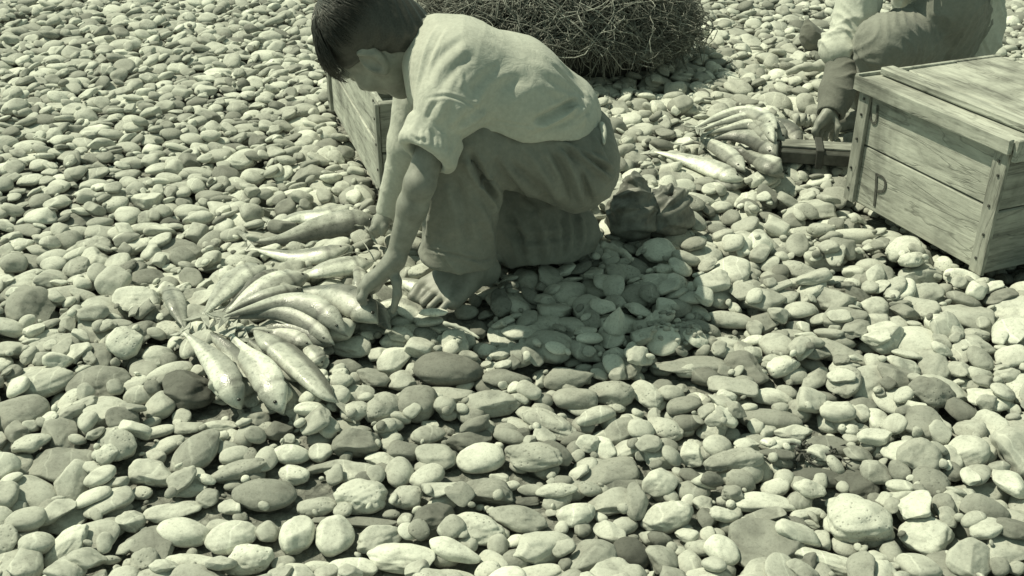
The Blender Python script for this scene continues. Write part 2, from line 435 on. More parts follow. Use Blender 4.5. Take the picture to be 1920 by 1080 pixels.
# 2. the stones one can point at: photo position, extent, lie, tone and kind
HERO = [(362,822,108,72,38,.60,'r'),(303,797,72,36,38,.78,'r'),(275,858,92,66,-10,.74,'a'),(440,852,102,48,8,.64,'p'),(490,900,114,66,0,.57,'r'),(435,817,58,34,20,.75,'r'),(495,828,42,66,0,.72,'r'),
(541,815,68,36,0,.83,'r'),(597,811,44,32,0,.78,'r'),(545,853,60,40,-12,.82,'p'),(607,836,72,18,6,.6,'s'),(665,797,86,58,0,.54,'a'),(660,850,110,52,-5,.70,'a'),(672,900,92,56,0,.78,'p'),(315,920,100,38,8,.80,'s'),
(335,970,92,64,-12,.82,'r'),(428,978,92,72,18,.82,'r'),(623,975,72,78,0,.83,'r'),(552,975,60,72,0,.82,'a'),(708,975,92,66,28,.72,'a'),(280,990,100,70,-30,.57,'s'),(262,1025,48,46,0,.66,'p'),(350,1022,105,40,0,.80,'a'),
(462,1015,84,56,0,.85,'p'),(655,1028,92,36,0,.85,'a'),(585,1022,56,28,12,.80,'r'),(495,965,44,44,0,.68,'a'),(590,915,70,44,10,.70,'p'),(660,936,150,22,0,.55,'s'),(427,917,50,32,-20,.75,'a'),(385,900,44,44,30,.66,'a'),(405,950,50,32,20,.72,'a'),
(747,850,52,62,0,.75,'r'),(800,857,64,46,32,.78,'r'),(815,820,78,56,-20,.68,'a'),(900,822,86,52,0,.83,'r'),(1000,828,106,68,-8,.68,'p'),(755,806,60,36,0,.54,'r'),(1045,817,62,46,-20,.54,'r'),(880,786,82,42,12,.50,'a'),(955,782,56,28,-10,.62,'r'),
(915,882,92,60,-5,.60,'a'),(995,870,46,22,0,.66,'r'),(990,888,46,14,0,.45,'s'),(1045,885,76,38,-5,.76,'p'),(760,897,56,44,0,.70,'p'),(810,942,84,70,20,.46,'a'),(885,955,114,70,-10,.80,'p'),(972,935,106,62,-8,.65,'a'),(1082,920,74,54,28,.83,'r'),
(1012,988,116,74,25,.75,'a'),(852,1003,96,48,-12,.86,'r'),(925,1010,66,36,-32,.75,'r'),(750,1010,122,64,-8,.85,'a'),(1112,1008,94,72,0,.64,'a'),(1147,952,62,42,-30,.76,'a'),(848,1036,76,26,0,.82,'r'),(1008,1032,90,32,0,.80,'r'),
(1145,838,112,60,10,.61,'s'),(1178,856,80,22,5,.54,'s'),(1150,895,90,36,0,.68,'s'),(1258,925,98,66,15,.77,'a'),(1240,868,66,54,20,.78,'a'),(1380,833,106,58,-5,.67,'p'),(1350,795,52,42,0,.75,'r'),(1302,803,40,44,0,.82,'a'),(1460,826,64,28,-8,.47,'r'),
(1477,797,70,32,12,.85,'a'),(1568,790,86,36,0,.51,'r'),(1646,798,60,40,-5,.80,'a'),(1540,845,98,40,-5,.42,'r'),(1615,860,82,56,-35,.43,'s'),(1652,850,58,52,-10,.66,'a'),(1440,898,106,32,-5,.81,'s'),(1461,866,52,28,0,.80,'r'),(1526,882,60,34,0,.78,'p'),
(1521,915,72,36,12,.80,'a'),(1600,897,76,42,-5,.80,'r'),(1622,948,112,92,0,.79,'p'),(1377,885,46,38,-30,.60,'a'),(1337,867,52,30,18,.50,'r'),(1300,848,46,34,-20,.48,'a'),(1325,897,40,32,0,.72,'a'),(1440,927,76,26,4,.60,'s'),(1362,930,50,28,0,.78,'p'),
(1445,985,128,92,0,.58,'s'),(1357,1000,56,80,12,.86,'r'),(1502,975,86,54,-10,.80,'a'),(1550,962,38,44,0,.75,'a'),(1560,1015,122,48,-5,.82,'a'),(1185,997,66,60,0,.38,'r'),(1245,1008,60,54,0,.65,'a'),(1300,1012,46,58,0,.72,'r'),(1645,1012,60,56,30,.78,'p'),(1197,905,40,66,0,.62,'a'),(1332,930,36,40,0,.50,'a'),
(840,668,122,62,0,.49,'r'),(840,703,90,26,-3,.68,'s'),(778,725,72,62,0,.57,'r'),(925,722,96,56,-5,.68,'a'),(715,737,66,60,0,.66,'p'),(752,682,50,46,0,.70,'a'),(1032,757,116,56,-25,.72,'p'),(1115,747,78,38,20,.75,'r'),(1165,765,92,44,22,.62,'a'),
(1157,635,52,38,0,.72,'p'),(1080,712,80,42,0,.64,'r'),(1150,700,80,48,0,.66,'p'),(1067,672,92,42,0,.60,'a'),(950,680,88,42,0,.58,'a'),(992,705,50,36,-25,.74,'r'),(915,625,38,25,0,.82,'a'),(898,587,34,36,0,.46,'a'),(800,775,62,44,10,.70,'r'),(832,735,40,34,0,.68,'a'),(865,735,28,24,-30,.78,'r'),(708,628,50,26,0,.80,'a'),(720,772,42,22,0,.75,'r'),(890,768,60,40,15,.55,'a'),(952,770,56,40,-30,.62,'r'),
(1297,648,136,44,3,.60,'s'),(1214,698,84,46,-48,.76,'p'),(1287,727,62,36,0,.57,'r'),(1262,700,46,32,0,.70,'r'),(1378,694,88,38,-6,.70,'s'),(1456,700,72,32,0,.81,'a'),(1405,655,92,56,-35,.52,'a'),(1448,742,114,50,-3,.59,'r'),(1462,615,70,56,-20,.74,'r'),(1535,672,86,40,25,.70,'a'),(1525,725,60,56,0,.74,'a'),(1577,748,62,50,-10,.77,'a'),(1585,628,98,34,-15,.66,'r'),(1648,650,36,48,0,.75,'a'),(1655,745,40,50,0,.82,'r'),(1628,720,50,38,0,.55,'r'),
(1318,580,74,40,-10,.60,'p'),(1372,563,82,42,-8,.72,'r'),(1370,607,56,28,0,.74,'r'),(1503,555,58,30,0,.75,'r'),(1490,590,62,26,0,.68,'a'),(1558,600,54,26,-18,.68,'r'),(1645,552,56,34,0,.78,'a'),(1425,777,62,34,-25,.62,'r'),(1250,757,70,46,-20,.75,'p'),(1205,767,48,34,0,.78,'r'),(1255,787,46,36,-30,.62,'r'),(1497,767,70,30,0,.78,'a'),
(347,707,92,70,0,.42,'a'),(292,728,54,44,0,.72,'r'),(312,672,82,42,22,.76,'r'),(262,660,54,56,0,.66,'r'),(467,752,66,42,-10,.58,'a'),(517,772,46,34,0,.50,'a'),(647,658,60,50,-20,.55,'a'),(665,744,56,44,0,.74,'p'),(697,680,60,40,0,.60,'a'),(285,765,60,26,12,.78,'r'),(345,757,52,22,0,.70,'s'),(402,757,66,30,5,.76,'a'),(562,755,30,22,0,.60,'a'),(290,640,56,46,0,.74,'a'),
(267,402,58,28,6,.78,'r'),(270,357,56,32,0,.80,'a'),(390,345,50,28,0,.60,'r'),(370,303,62,30,-5,.72,'r'),(432,258,48,22,0,.50,'r'),(487,250,44,36,0,.48,'a'),(355,373,62,30,0,.76,'r'),(472,307,50,32,0,.77,'r'),(528,384,52,28,10,.76,'a'),(313,314,46,26,0,.79,'r'),(282,263,34,30,0,.83,'r'),(316,392,40,22,0,.42,'a'),(392,385,26,20,30,.55,'r'),(490,331,56,22,0,.79,'s'),(480,364,62,22,0,.75,'a'),(475,106,40,22,10,.48,'a'),(600,410,84,34,0,.82,'r'),(560,395,40,28,40,.74,'a'),(615,372,44,36,0,.76,'r'),
(1460,502,68,42,0,.48,'a'),(1640,470,62,46,0,.72,'r'),(1522,402,70,28,0,.72,'p'),(1605,408,100,34,5,.79,'r'),(1612,430,52,28,-15,.58,'r'),(1350,415,42,22,0,.56,'r'),(1385,394,48,24,5,.60,'a'),(1332,386,54,18,0,.66,'r'),(1422,394,36,22,0,.73,'a'),(1450,378,44,24,-10,.56,'r'),(1560,388,50,24,0,.80,'r'),(1310,353,62,34,-5,.77,'r'),(1357,362,42,28,0,.77,'r'),(1400,348,36,11,0,.76,'s'),(1510,470,80,46,-20,.70,'p'),(1580,500,66,34,0,.73,'a'),(1400,470,60,34,-10,.66,'a'),(1300,160,30,28,0,.84,'r'),(1246,163,30,26,0,.86,'r'),(1216,158,22,26,0,.84,'r'),(1480,350,40,26,0,.78,'a')]
HMASK = np.zeros((HNX, HNY), bool)
def add_hero(px, py, pw, ph, ang, tone, kind, extra=0.0):
    p = G(px, py, 0.012); f = p[1]*cp + (CAM_H-p[2])*sp; s = FPX/f
    d = ray(px, py); dep = math.atan2(-d[2], d[1]); sd, cd = math.sin(dep), math.cos(dep)
    fl = {'r': 0.62, 'a': 0.66, 's': 0.42, 'p': 0.66}[kind]
    a, hh = pw/2/s, ph/2/s
    b = hh/math.sqrt(sd*sd + fl*fl*cd*cd); th = math.atan(math.tan(R(ang))/max(0.45, sd)) if ang else rng.normal(0, 0.08)
    c = min(b, a*1.1)*fl
    if ang: b = max(b*0.8, a*0.45); c = b*fl
    q = p + np.array([0, c*0.25, 0])
    return lay(q[0], q[1], a*1.10, b*1.08, c*1.05, th, tone, kind, 5, tilt=0.5, sink=58), a, b, th, q
for hz in sorted(HERO, key=lambda z: -z[2]*z[3]):
    s, a, b, th, q = add_hero(*hz)
    if s is None: continue
    s['hero'] = True
    k = int(max(a, b)/HG)+2; i, j = cell(q[0], q[1]); sl = (slice(max(0,i-k), i+k+1), slice(max(0,j-k), j+k+1))
    dx, dy = GXX[sl]-q[0], GYY[sl]-q[1]; u = dx*math.cos(th)+dy*math.sin(th); v = -dx*math.sin(th)+dy*math.cos(th)
    HMASK[sl] |= (u/a)**2 + (v/b)**2 < 1.0
# 3. the rest of the top course, low places first
szs = np.sort(np.clip(np.exp(rng.normal(math.log(0.0325), 0.33, 10500)), 0.014, 0.058))[::-1]
ring = [(math.cos(t), math.sin(t)) for t in np.linspace(0, 6.28, 9)[:-1]]
for r in szs:
    b = r*rng.uniform(0.6, 1.0); best = None; bh = 9
    for _ in range(9):
        x, y = rand_xy(); i, j = cell(x, y)
        if HMASK[i, j] or CAP[i, j]: continue
        hsum = 0.0; bad = 0
        for (cx_, cy_) in ring:
            ii, jj = cell(x+cx_*r*0.85, y+cy_*r*0.85); hsum += H[ii, jj]; bad += HMASK[ii, jj] or CAP[ii, jj]
        if bad > (1 if r < 0.02 else 0): continue
        hsum = hsum/8
        if hsum < bh: bh, best = hsum, (x, y)
    if best is None or bh > 0.004: continue
    lay(best[0], best[1], r, b, b*rng.uniform(0.34, 0.62), rng.uniform(0, 6.28), rtone(), KINDS[rng.integers(8)], 4 if best[1] < 2.1 else 3)
# smaller stones wedged in the gaps of the top course
for n in range(4200):
    r = rng.uniform(0.010, 0.021); b = r*rng.uniform(0.6, 1.0); best = None; bh = 9
    for _ in range(10):
        x, y = rand_xy(); i, j = cell(x, y)
        if HMASK[i, j] or CAP[i, j]: continue
        hs_ = (H[i, j] + sum(H[cell(x+q[0]*r*.7, y+q[1]*r*.7)] for q in ring[::2]))/5 - sum(H[cell(x+q[0]*r*2.4, y+q[1]*r*2.4)] for q in ring)/8
        if hs_ < bh: bh, best = hs_, (x, y)
    if best is None: continue
    lay(best[0], best[1], r, b, b*rng.uniform(0.4, 0.65), rng.uniform(0, 6.28), rtone(), KINDS[rng.integers(8)], 3, sink=62)
# 4. pebbles in the gaps
for n in range(5000):
    best = min((rand_xy() for _ in range(10)), key=lambda q: H[cell(*q)] - sum(H[cell(q[0]+e[0]*.022, q[1]+e[1]*.022)] for e in ring[::2])/4 + 0.03*CAP[cell(*q)] + 0.5*HMASK[cell(*q)])
    r = rng.uniform(0.004, 0.011)
    lay(best[0], best[1], r, r*rng.uniform(0.6, 1), r*rng.uniform(0.45, 0.8), rng.uniform(0, 6.28), rtone(), 'rap'[rng.integers(3)], 2, sink=80)
print('stones laid', len(STONES), 'H median', float(np.median(H[400:840, 200:800])))
# which ones show largest: heroes plus the biggest of the others in view
HIDE = [(595,40,790,190),(740,40,1150,490),(615,120,770,385),(1585,60,1920,560),(950,0,1300,140),(1130,325,1300,450)]
HIDE += [(380,490,730,640),(330,610,640,760),(1240,205,1490,340),(460,395,700,520)]
cand = []
for s in STONES:
    px, py, f = proj((s['x'], s['y'], s['z'])); s['px'], s['py'] = float(px), float(py)
    s['area'] = s['a']*(s['b']*0.5+s['c']*0.8)*(FPX/f)**2
    if s.get('hero') or not (0 < px < 1920 and 0 < py < 1080): continue
    if any(x0 < px < x1 and y0 < py < y1 for x0, y0, x1, y1 in HIDE): continue
    i, j = cell(s['x'], s['y'])
    if H[i, j] > s['z'] + s['c']*0.97 + 0.002: continue
    cand.append(s)
cand.sort(key=lambda s: -s['area'])
NSOLO = 300
solo = [s for s in STONES if s.get('hero')]
for s in cand[:max(0, NSOLO - len(solo) - 1)]: s['solo'] = True; solo.append(s)
# merged stuff
shapes = {l: [(k, stone_shape(l, rng, k)) for k in KINDS for _ in range(5)] for l in (2, 3, 4)}
Vs, Fs, As, nv = [], [], [], 0
for s in STONES:
    if s.get('hero') or s.get('solo'): continue
    l = s['lod']
    if l == 3 and s['y'] > 4.0: l = 2
    ch = [sh for k, sh in shapes[l] if k == s['kind']]
    base = ch[rng.integers(len(ch))]
    V = base @ stone_matrix(s['a'], s['b'], s['c'], s['phi'], s['su'], s['sv']).T + (s['x'], s['y'], s['z'])
    Vs.append(V); Fs.append(ICO[l][1] + nv); nv += len(V)
    al = albedo(s['tone'])
    As.append(np.broadcast_to(np.array([al, s['pit'], s['seed'], 1.0], np.float32), (len(V), 4)))
st = mesh_obj('beach_stones', np.concatenate(Vs), np.concatenate(Fs), M_STONE, attr={'stone': np.concatenate(As)})
tag(st, 'mass of smaller pale beach stones lying between the larger ones', 'stones', kind='stuff')
del Vs, Fs, As
# the individual stones, each with a label of its own
LAND = [((815,560),"the squatting person's bare foot"), ((540,600),'the near fish heap'), ((665,340),'the open crate'), ((1640,300),'the lidded crate'), ((1370,280),'the far fish heap'),
        ((1150,90),'the brush bundle'), ((1190,410),'the pointed sack'), ((1155,597),'the pointed stone'), ((1010,590),"the squatting person's shadow"), ((570,440),'the stretched dark fish')]
def tone_word(t): return 'dark' if t < 0.5 else 'mid grey' if t < 0.61 else 'light grey' if t < 0.7 else 'pale' if t < 0.79 else 'bright pale'
def shape_word(s):
    el = s['a']/s['b']
    w = {'a': 'angular', 's': 'slab-like', 'p': 'pitted'}.get(s['kind'])
    o = 'long' if el > 1.6 or el < 0.62 else ('oval' if el > 1.18 or el < 0.85 else 'round')
    return f'{w} {o}' if w else f'smooth {o}'
seen = set()
for s in solo:
    px, py = s['px'], s['py']
    d, (lp, ln) = min((math.hypot((px-q[0][0]), 1.5*(py-q[0][1])), q) for q in LAND)
    dx, dy = px-lp[0], (py-lp[1])*1.5
    rel = ('left of' if dx < 0 else 'right of') if abs(dx) > abs(dy) else ('beyond' if dy < 0 else 'in front of')
    s['lab'] = f"{tone_word(s['tone'])} {shape_word(s)} stone {rel} {ln}"
from collections import Counter
cnt = Counter(s['lab'] for s in solo)
for i, s in enumerate(solo):
    lab = s['lab']
    p, q = round(s['px']/19.2), round(s['py']/10.8)
    if cnt[lab] > 1:
        lab = f"{tone_word(s['tone'])} {shape_word(s)} stone {p} percent across and {q} percent down the picture"
        while lab in seen:
            p += 1; lab = f"{tone_word(s['tone'])} {shape_word(s)} stone {p} percent across and {q} percent down the picture"
    seen.add(lab)
    sub = 5 if s['area'] > 1500 else 4
    V = stone_shape(sub, np.random.default_rng(1000+i), s['kind']) @ stone_matrix(s['a'], s['b'], s['c'], s['phi'], s['su'], s['sv']).T + (s['x'], s['y'], s['z'])
    at = np.broadcast_to(np.array([albedo(s['tone']), s['pit'], s['seed'], 1.0], np.float32), (len(V), 4))
    o = mesh_obj('beach_stone', V, ICO[sub][1], M_STONE, attr={'stone': at}, loc=(s['x'], s['y'], s['z']))
    tag(o, lab, 'stone', 'larger stones of the pebble beach')
# the upright pointed stone
def pointed_stone(px, py, hgt, wid):
    p = G(px, py, 0.0); r = np.random.default_rng(5); V = ICO[4][0].copy()
    z = (V[:, 2]+1)/2
    V[:, :2] *= (1.0 - 0.86*z**0.9)[:, None]*1.25
    for k, d in (((-.75, -.5, .35), .33), ((.85, -.5, .3), .30), ((.1, .9, .3), .35), ((.5, .7, .2), .45)):
        k = np.array(k)/np.linalg.norm(k); t = V @ k - d; V -= (0.02*np.logaddexp(0, t/0.02))[:, None]*k*0.95
    nr = V/np.linalg.norm(V, axis=1)[:, None]; V += nr*lump(nr, r, (5, 11), 0.06)[:, None]
    V[:, 0] += 0.14*(V[:, 2]+1)*0.5
    V = V*(wid, wid*0.8, hgt/2); z0 = hat(p[0], p[1], 0.012, 60)
    V += (p[0], p[1], z0 + hgt/2 - 0.008)
    at = np.broadcast_to(np.array([albedo(.79), 0, .3, 1.0], np.float32), (len(V), 4))
    tag(mesh_obj('beach_stone', V, ICO[4][1], M_STONE, attr={'stone': at}, loc=(p[0], p[1], z0)),
        'pointed pale stone standing upright like a tooth at the edge of the shadow', 'stone', 'larger stones of the pebble beach')
pointed_stone(1155, 612, 0.062, 0.034)
# ------------------------------------------------------------------ smooth implicit surfaces for bodies and clothes
class SDF:
    def __init__(s, lo, hi, h):
        s.lo = np.array(lo, float); s.h = h; s.n = np.ceil((np.array(hi)-s.lo)/h).astype(int)+1
        s.D = np.full(s.n, 1.0, np.float32)
        s.ax = [s.lo[i] + h*np.arange(s.n[i]) for i in range(3)]
    def _sl(s, lo, hi):
        a = np.clip(np.floor((np.array(lo)-s.lo)/s.h).astype(int), 0, s.n-1); b = np.clip(np.ceil((np.array(hi)-s.lo)/s.h).astype(int)+1, 1, s.n)
        sl = tuple(slice(a[i], max(b[i], a[i]+1)) for i in range(3))
        return sl, s.ax[0][sl[0]][:, None, None], s.ax[1][sl[1]][None, :, None], s.ax[2][sl[2]][None, None, :]
    def comb(s, sl, d, k, op):
        D = s.D[sl]; d = d.astype(np.float32)
        if op == 'add':
            h = np.maximum(k - np.abs(D-d), 0)/max(k, 1e-6); s.D[sl] = np.minimum(D, d) - h*h*k*0.25
        elif op == 'sub':
            d = -d; h = np.maximum(k - np.abs(D-d), 0)/max(k, 1e-6); s.D[sl] = np.maximum(D, d) + h*h*k*0.25
    def cone(s, a, b, ra, rb, k=0.01, op='add', sq=None):
        """round cone; sq=(axis vector, factor) flattens it along that axis (factor>1 thinner)"""
        a, b = np.asarray(a, float), np.asarray(b, float); m = max(ra, rb)*1.5 + k*1.5 + 2*s.h
        sl, x, y, z = s._sl(np.minimum(a, b)-m, np.maximum(a, b)+m)
        px, py, pz = x-a[0], y-a[1], z-a[2]; ba = b-a
        if sq is not None:
            n = np.asarray(sq[0], float); n /= np.linalg.norm(n); e = sq[1]-1
            q = (px*n[0]+py*n[1]+pz*n[2])*e; px, py, pz = px+q*n[0], py+q*n[1], pz+q*n[2]
            ba = ba + (ba@n)*e*n
        t = np.clip((px*ba[0]+py*ba[1]+pz*ba[2])/(ba@ba+1e-12), 0, 1)
        d = np.sqrt((px-t*ba[0])**2+(py-t*ba[1])**2+(pz-t*ba[2])**2) - (ra+(rb-ra)*t)
        if sq is not None and sq[1] > 1: d = d/ (1+(sq[1]-1)*0.5)
        s.comb(sl, d, k, op)
    def chain(s, P, r, k=0.01, op='add', sq=None):
        for i in range(len(P)-1): s.cone(P[i], P[i+1], r[i], r[i+1], k, op, sq)
    def ell(s, c, axes, rad, k=0.01, op='add'):
        c = np.asarray(c, float); A = np.array(axes, float); A = A/np.linalg.norm(A, axis=1)[:, None]; rad = np.array(rad, float)
        m = rad.max() + k*1.5 + 2*s.h; sl, x, y, z = s._sl(c-m, c+m); x, y, z = x-c[0], y-c[1], z-c[2]
        q = [(x*A[i][0]+y*A[i][1]+z*A[i][2]) for i in range(3)]
        k0 = np.sqrt(sum((q[i]/rad[i])**2 for i in range(3))); k1 = np.sqrt(sum((q[i]/rad[i]**2)**2 for i in range(3)))
        s.comb(sl, k0*(k0-1)/(k1+1e-9), k, op)
    def half(s, p, n, k=0.004):
        """cut away everything beyond plane"""
        n = np.asarray(n, float); n /= np.linalg.norm(n)
        x, y, z = s.ax[0][:, None, None]-p[0], s.ax[1][None, :, None]-p[1], s.ax[2][None, None, :]-p[2]
        d = -(x*n[0]+y*n[1]+z*n[2]); s.comb(tuple(slice(None) for _ in range(3)), d+0*s.D, k, 'sub')
    def mesh(s, smooth=1):
        D = s.D; S = D < 0; nx, ny, nz = D.shape
        cnt = np.zeros((nx-1, ny-1, nz-1), np.int8)
        for i in (0, 1):
            for j in (0, 1):
                for k in (0, 1): cnt += S[i:nx-1+i, j:ny-1+j, k:nz-1+k]
        act = np.argwhere((cnt > 0) & (cnt < 8)); I, J, K = act.T
        idx = np.full((nx-1, ny-1, nz-1), -1, np.int32); idx[I, J, K] = np.arange(len(act))
        P = np.zeros((len(act), 3)); C = np.zeros(len(act))
        cs = [(i, j, k) for i in (0, 1) for j in (0, 1) for k in (0, 1)]
        for a in cs:
            for b in cs:
                df = [b[q]-a[q] for q in range(3)]
                if sum(df) == 1 and min(df) == 0:
                    da = D[I+a[0], J+a[1], K+a[2]].astype(float); db = D[I+b[0], J+b[1], K+b[2]].astype(float)
                    m = (da < 0) != (db < 0); t = da[m]/(da[m]-db[m])
                    P[m] += np.array(a) + t[:, None]*np.array(df); C[m] += 1
        V = s.lo + s.h*(act + P/C[:, None]); F = []
        for ax in range(3):
            sh = [nx, ny, nz]; sl0 = [slice(None)]*3; sl1 = [slice(None)]*3; sl0[ax] = slice(0, sh[ax]-1); sl1[ax] = slice(1, sh[ax])
            A, B = S[tuple(sl0)], S[tuple(sl1)]; E = np.argwhere(A != B); u, v = (ax+1) % 3, (ax+2) % 3
            ok = (E[:, u] > 0) & (E[:, v] > 0) & (E[:, u] < sh[u]-1) & (E[:, v] < sh[v]-1); E = E[ok]
            q = []
            for (du, dv) in ((-1,-1), (0,-1), (0,0), (-1,0)):
                T = E.copy(); T[:, u] += du; T[:, v] += dv; q.append(idx[T[:, 0], T[:, 1], T[:, 2]])
            q = np.stack(q, 1); fl = ~A[E[:, 0], E[:, 1], E[:, 2]]; q[fl] = q[fl][:, ::-1]; F.append(q)
        F = np.concatenate(F); V = relax(V, F, smooth)
        return V, F
def relax(V, F, it, lam=0.5):
    if it <= 0: return V
    E = np.concatenate([F[:, [0, 1]], F[:, [1, 2]], F[:, [2, 3]], F[:, [3, 0]]]); n = len(V)
    deg = np.bincount(E[:, 0], minlength=n) + np.bincount(E[:, 1], minlength=n)
    for _ in range(it):
        A = np.stack([np.bincount(E[:, 0], V[E[:, 1], c], n) + np.bincount(E[:, 1], V[E[:, 0], c], n) for c in range(3)], 1)
        V = V + lam*(A/np.maximum(deg, 1)[:, None] - V)
    return V
def normals(V, F):
    n = np.cross(V[F[:, 2]]-V[F[:, 0]], V[F[:, 3]]-V[F[:, 1]]); N = np.zeros_like(V)
    for k in range(4):
        for c in range(3): N[:, c] += np.bincount(F[:, k], n[:, c], len(V))
    return N/(np.linalg.norm(N, axis=1)[:, None]+1e-12)
def creases(V, F, lines, gain=1.0):
    """lines: (photo polyline, height in mm (+ridge, -valley), width in mm): pressed into the cloth where they lie on it"""
    bvh = BVHTree.FromPolygons(V.tolist(), F.tolist()); N = normals(V, F); disp = np.zeros(len(V))
    o = Vector((0, 0, CAM_H))
    for L, amp, wd in lines:
        amp *= gain; wd *= 1.15; P = []
        for q in catmull(np.array([(a, b, 0) for a, b in L], float), 4*len(L)+6):
            hit = bvh.ray_cast(o, Vector(ray(q[0], q[1])).normalized())
            if hit[0] is not None: P.append(np.array(hit[0]))
        if len(P) < 2: continue
        P = np.array(P); wd = wd/1000; lo, hi = P.min(0)-wd*3, P.max(0)+wd*3
        m = np.where(((V > lo) & (V < hi)).all(1))[0]; Q = V[m]; best = np.full(len(m), 9.0); tt = np.zeros(len(m))
        for i in range(len(P)-1):
            ba = P[i+1]-P[i]; L2 = ba@ba
            if L2 < 1e-10 or L2 > 0.02**2*9: continue
            t = np.clip(((Q-P[i])@ba)/L2, 0, 1); d = np.linalg.norm(Q-P[i]-t[:, None]*ba, axis=1)
            u = d < best; best[u] = d[u]; tt[u] = (i+t[u])/(len(P)-1)
        fade = np.clip(np.minimum(tt, 1-tt)*5, 0.15, 1)
        disp[m] += amp/1000*np.exp(-(best/wd)**2)*fade
        disp[m] -= 0.45*amp/1000*np.exp(-((best-2*wd)/wd)**2)*fade
    return V + N*disp[:, None]
def wrinkle(V, N, amp, dirs, seed=0, wp=0.5):
    r = np.random.default_rng(seed); d = np.zeros(len(V))
    for (k, f, a) in dirs:
        k = np.array(k, float); k /= np.linalg.norm(k)
        warp = wp*0.6*np.sin(V @ (r.normal(0, 1, 3)*14) + r.uniform(0, 6)) + wp*0.4*np.sin(V @ (r.normal(0, 1, 3)*33) + r.uniform(0, 6))
        msk = 0.5+0.5*np.sin(V @ (r.normal(0, 1, 3)*17) + r.uniform(0, 6))
        s = np.sin(f*(V @ k) + 2.2*warp + r.uniform(0, 6))
        d += a*msk*(1-np.abs(s))**1.6
    return V + N*(amp*d)[:, None]
def unit(v): v = np.asarray(v, float); return v/np.linalg.norm(v)
def add_hand(g, W, K, mids, tips, thumb, pr=0.017, fr=(0.0095, 0.0086, 0.0072), nrm=(0, 0, 1)):
    """W wrist, K four knuckles, mids, tips per finger, thumb polyline"""
    K = np.array(K)
    for i in range(4):
        a = W + (K[i]-K.mean(0))*0.45
        g.cone(a, K[i], pr*1.0, fr[0]*1.12, 0.012)
    for i in range(3): g.cone(K[i]*0.75+W*0.25, K[i+1]*0.75+W*0.25, pr*0.85, pr*0.85, 0.012)
    for i in range(4):
        sc = (1.0, 1.03, 0.98, 0.86)[i]; g.cone(mids[i], np.array(mids[i])+1e-4, fr[1]*sc*1.14, fr[1]*sc*1.14, 0.003); g.cone(K[i], np.array(K[i])+1e-4, fr[0]*sc*1.28, fr[0]*sc*1.28, 0.005)
        g.cone(K[i], mids[i], fr[0]*sc, fr[1]*sc, 0.004); g.cone(mids[i], tips[i], fr[1]*sc, fr[2]*sc, 0.0025)
    g.chain(thumb, (0.0125, 0.0095, 0.0088, 0.0068)[-len(thumb):], 0.006)
# ------------------------------------------------------------------ the squatting person
HC = PY(707, 78, 2.03)                                   # middle of the head
hC = unit((-0.84, 0.0, 0.54)); hF = np.array((-0.47, 0.30, -0.80)); hF = unit(hF - hC*(hC@hF)); hL = np.cross(hC, hF)
def hp(c, f, l): return HC + hC*c + hF*f + hL*l
HAX = (hC, hF, hL)
C7 = PY(803, 82, 2.02)
shL, elL, wrL = PY(848, 166, 1.905), PY(787, 345, 1.83), PY(741, 488, 1.845)
shR, elR, wrR = PY(800, 120, 2.17), PY(772, 270, 2.15), PY(728, 402, 2.19)
hipL, hipR = PY(1078, 305, 2.01), PY(1085, 290, 2.20)
knL, knR = PY(868, 262, 1.925), PY(905, 250, 2.20)
anL, anR = np.array([-0.085, 1.968, 0.074]), np.array([0.05, 2.13, 0.075])
g = SDF((-0.46, 1.66, -0.03), (0.30, 2.42, 0.76), 0.0032)
# head
g.ell(hp(.028, -.012, 0), HAX, (.082, .092, .073), .01)
g.ell(hp(-.035, .026, 0), HAX, (.066, .056, .056), .03)
g.cone(hp(-.088, .058, .008), hp(-.088, .058, -.008), .019, .019, .025)                       # chin
for l in (-1, 1):
    g.cone(hp(-.03, -.005, .052*l), hp(-.08, .05, .018*l), .020, .016, .02)                  # jaw
    g.ell(hp(-.022, .058, .036*l), HAX, (.026, .024, .024), .018)                            # cheek
    g.cone(hp(.022, .080, .012*l), hp(.020, .068, .048*l), .010, .010, .012)                 # brow
    g.ell(hp(.004, .084, .030*l), HAX, (.012, .010, .016), .008, 'sub')                      # eye socket
    g.ell(hp(.003, .073, .030*l), HAX, (.0115, .0115, .0125), .003)                          # eyelid
    g.ell(hp(-.008, -.010, .073*l), (unit(hC*.95-hF*.25), unit(hF*.9+hC*.25-hL*.35*l), hL), (.035, .021, .012), .004)   # ear
    g.ell(hp(-.006, -.006, .083*l), (unit(hC*.95-hF*.25), hF, hL), (.025, .013, .011), .003, 'sub')
    g.cone(hp(.021, -.010, .080*l), hp(-.005, -.026, .080*l), .0045, .004, .004)
    g.ell(hp(-.036, .000, .074*l), HAX, (.009, .008, .006), .005)
g.cone(hp(.012, .082, 0), hp(-.022, .104, 0), .008, .012, .012)                              # nose
for l in (-1, 1): g.ell(hp(-.026, .092, .011*l), HAX, (.008, .009, .008), .006)
g.cone(hp(-.052, .084, .016), hp(-.052, .084, -.016), .0075, .0075, .008)                     # lips
g.cone(hp(-.063, .080, .014), hp(-.063, .080, -.014), .0075, .0075, .005)
g.cone(hp(-.0575, .092, .020), hp(-.0575, .092, -.020), .0022, .0022, .003, 'sub')
neck0 = hp(-.045, -.045, 0)
g.cone(neck0, C7, .042, .044, .02); g.cone(hp(-.03, .0, 0), (C7+neck0)/2, .043, .043, .03)
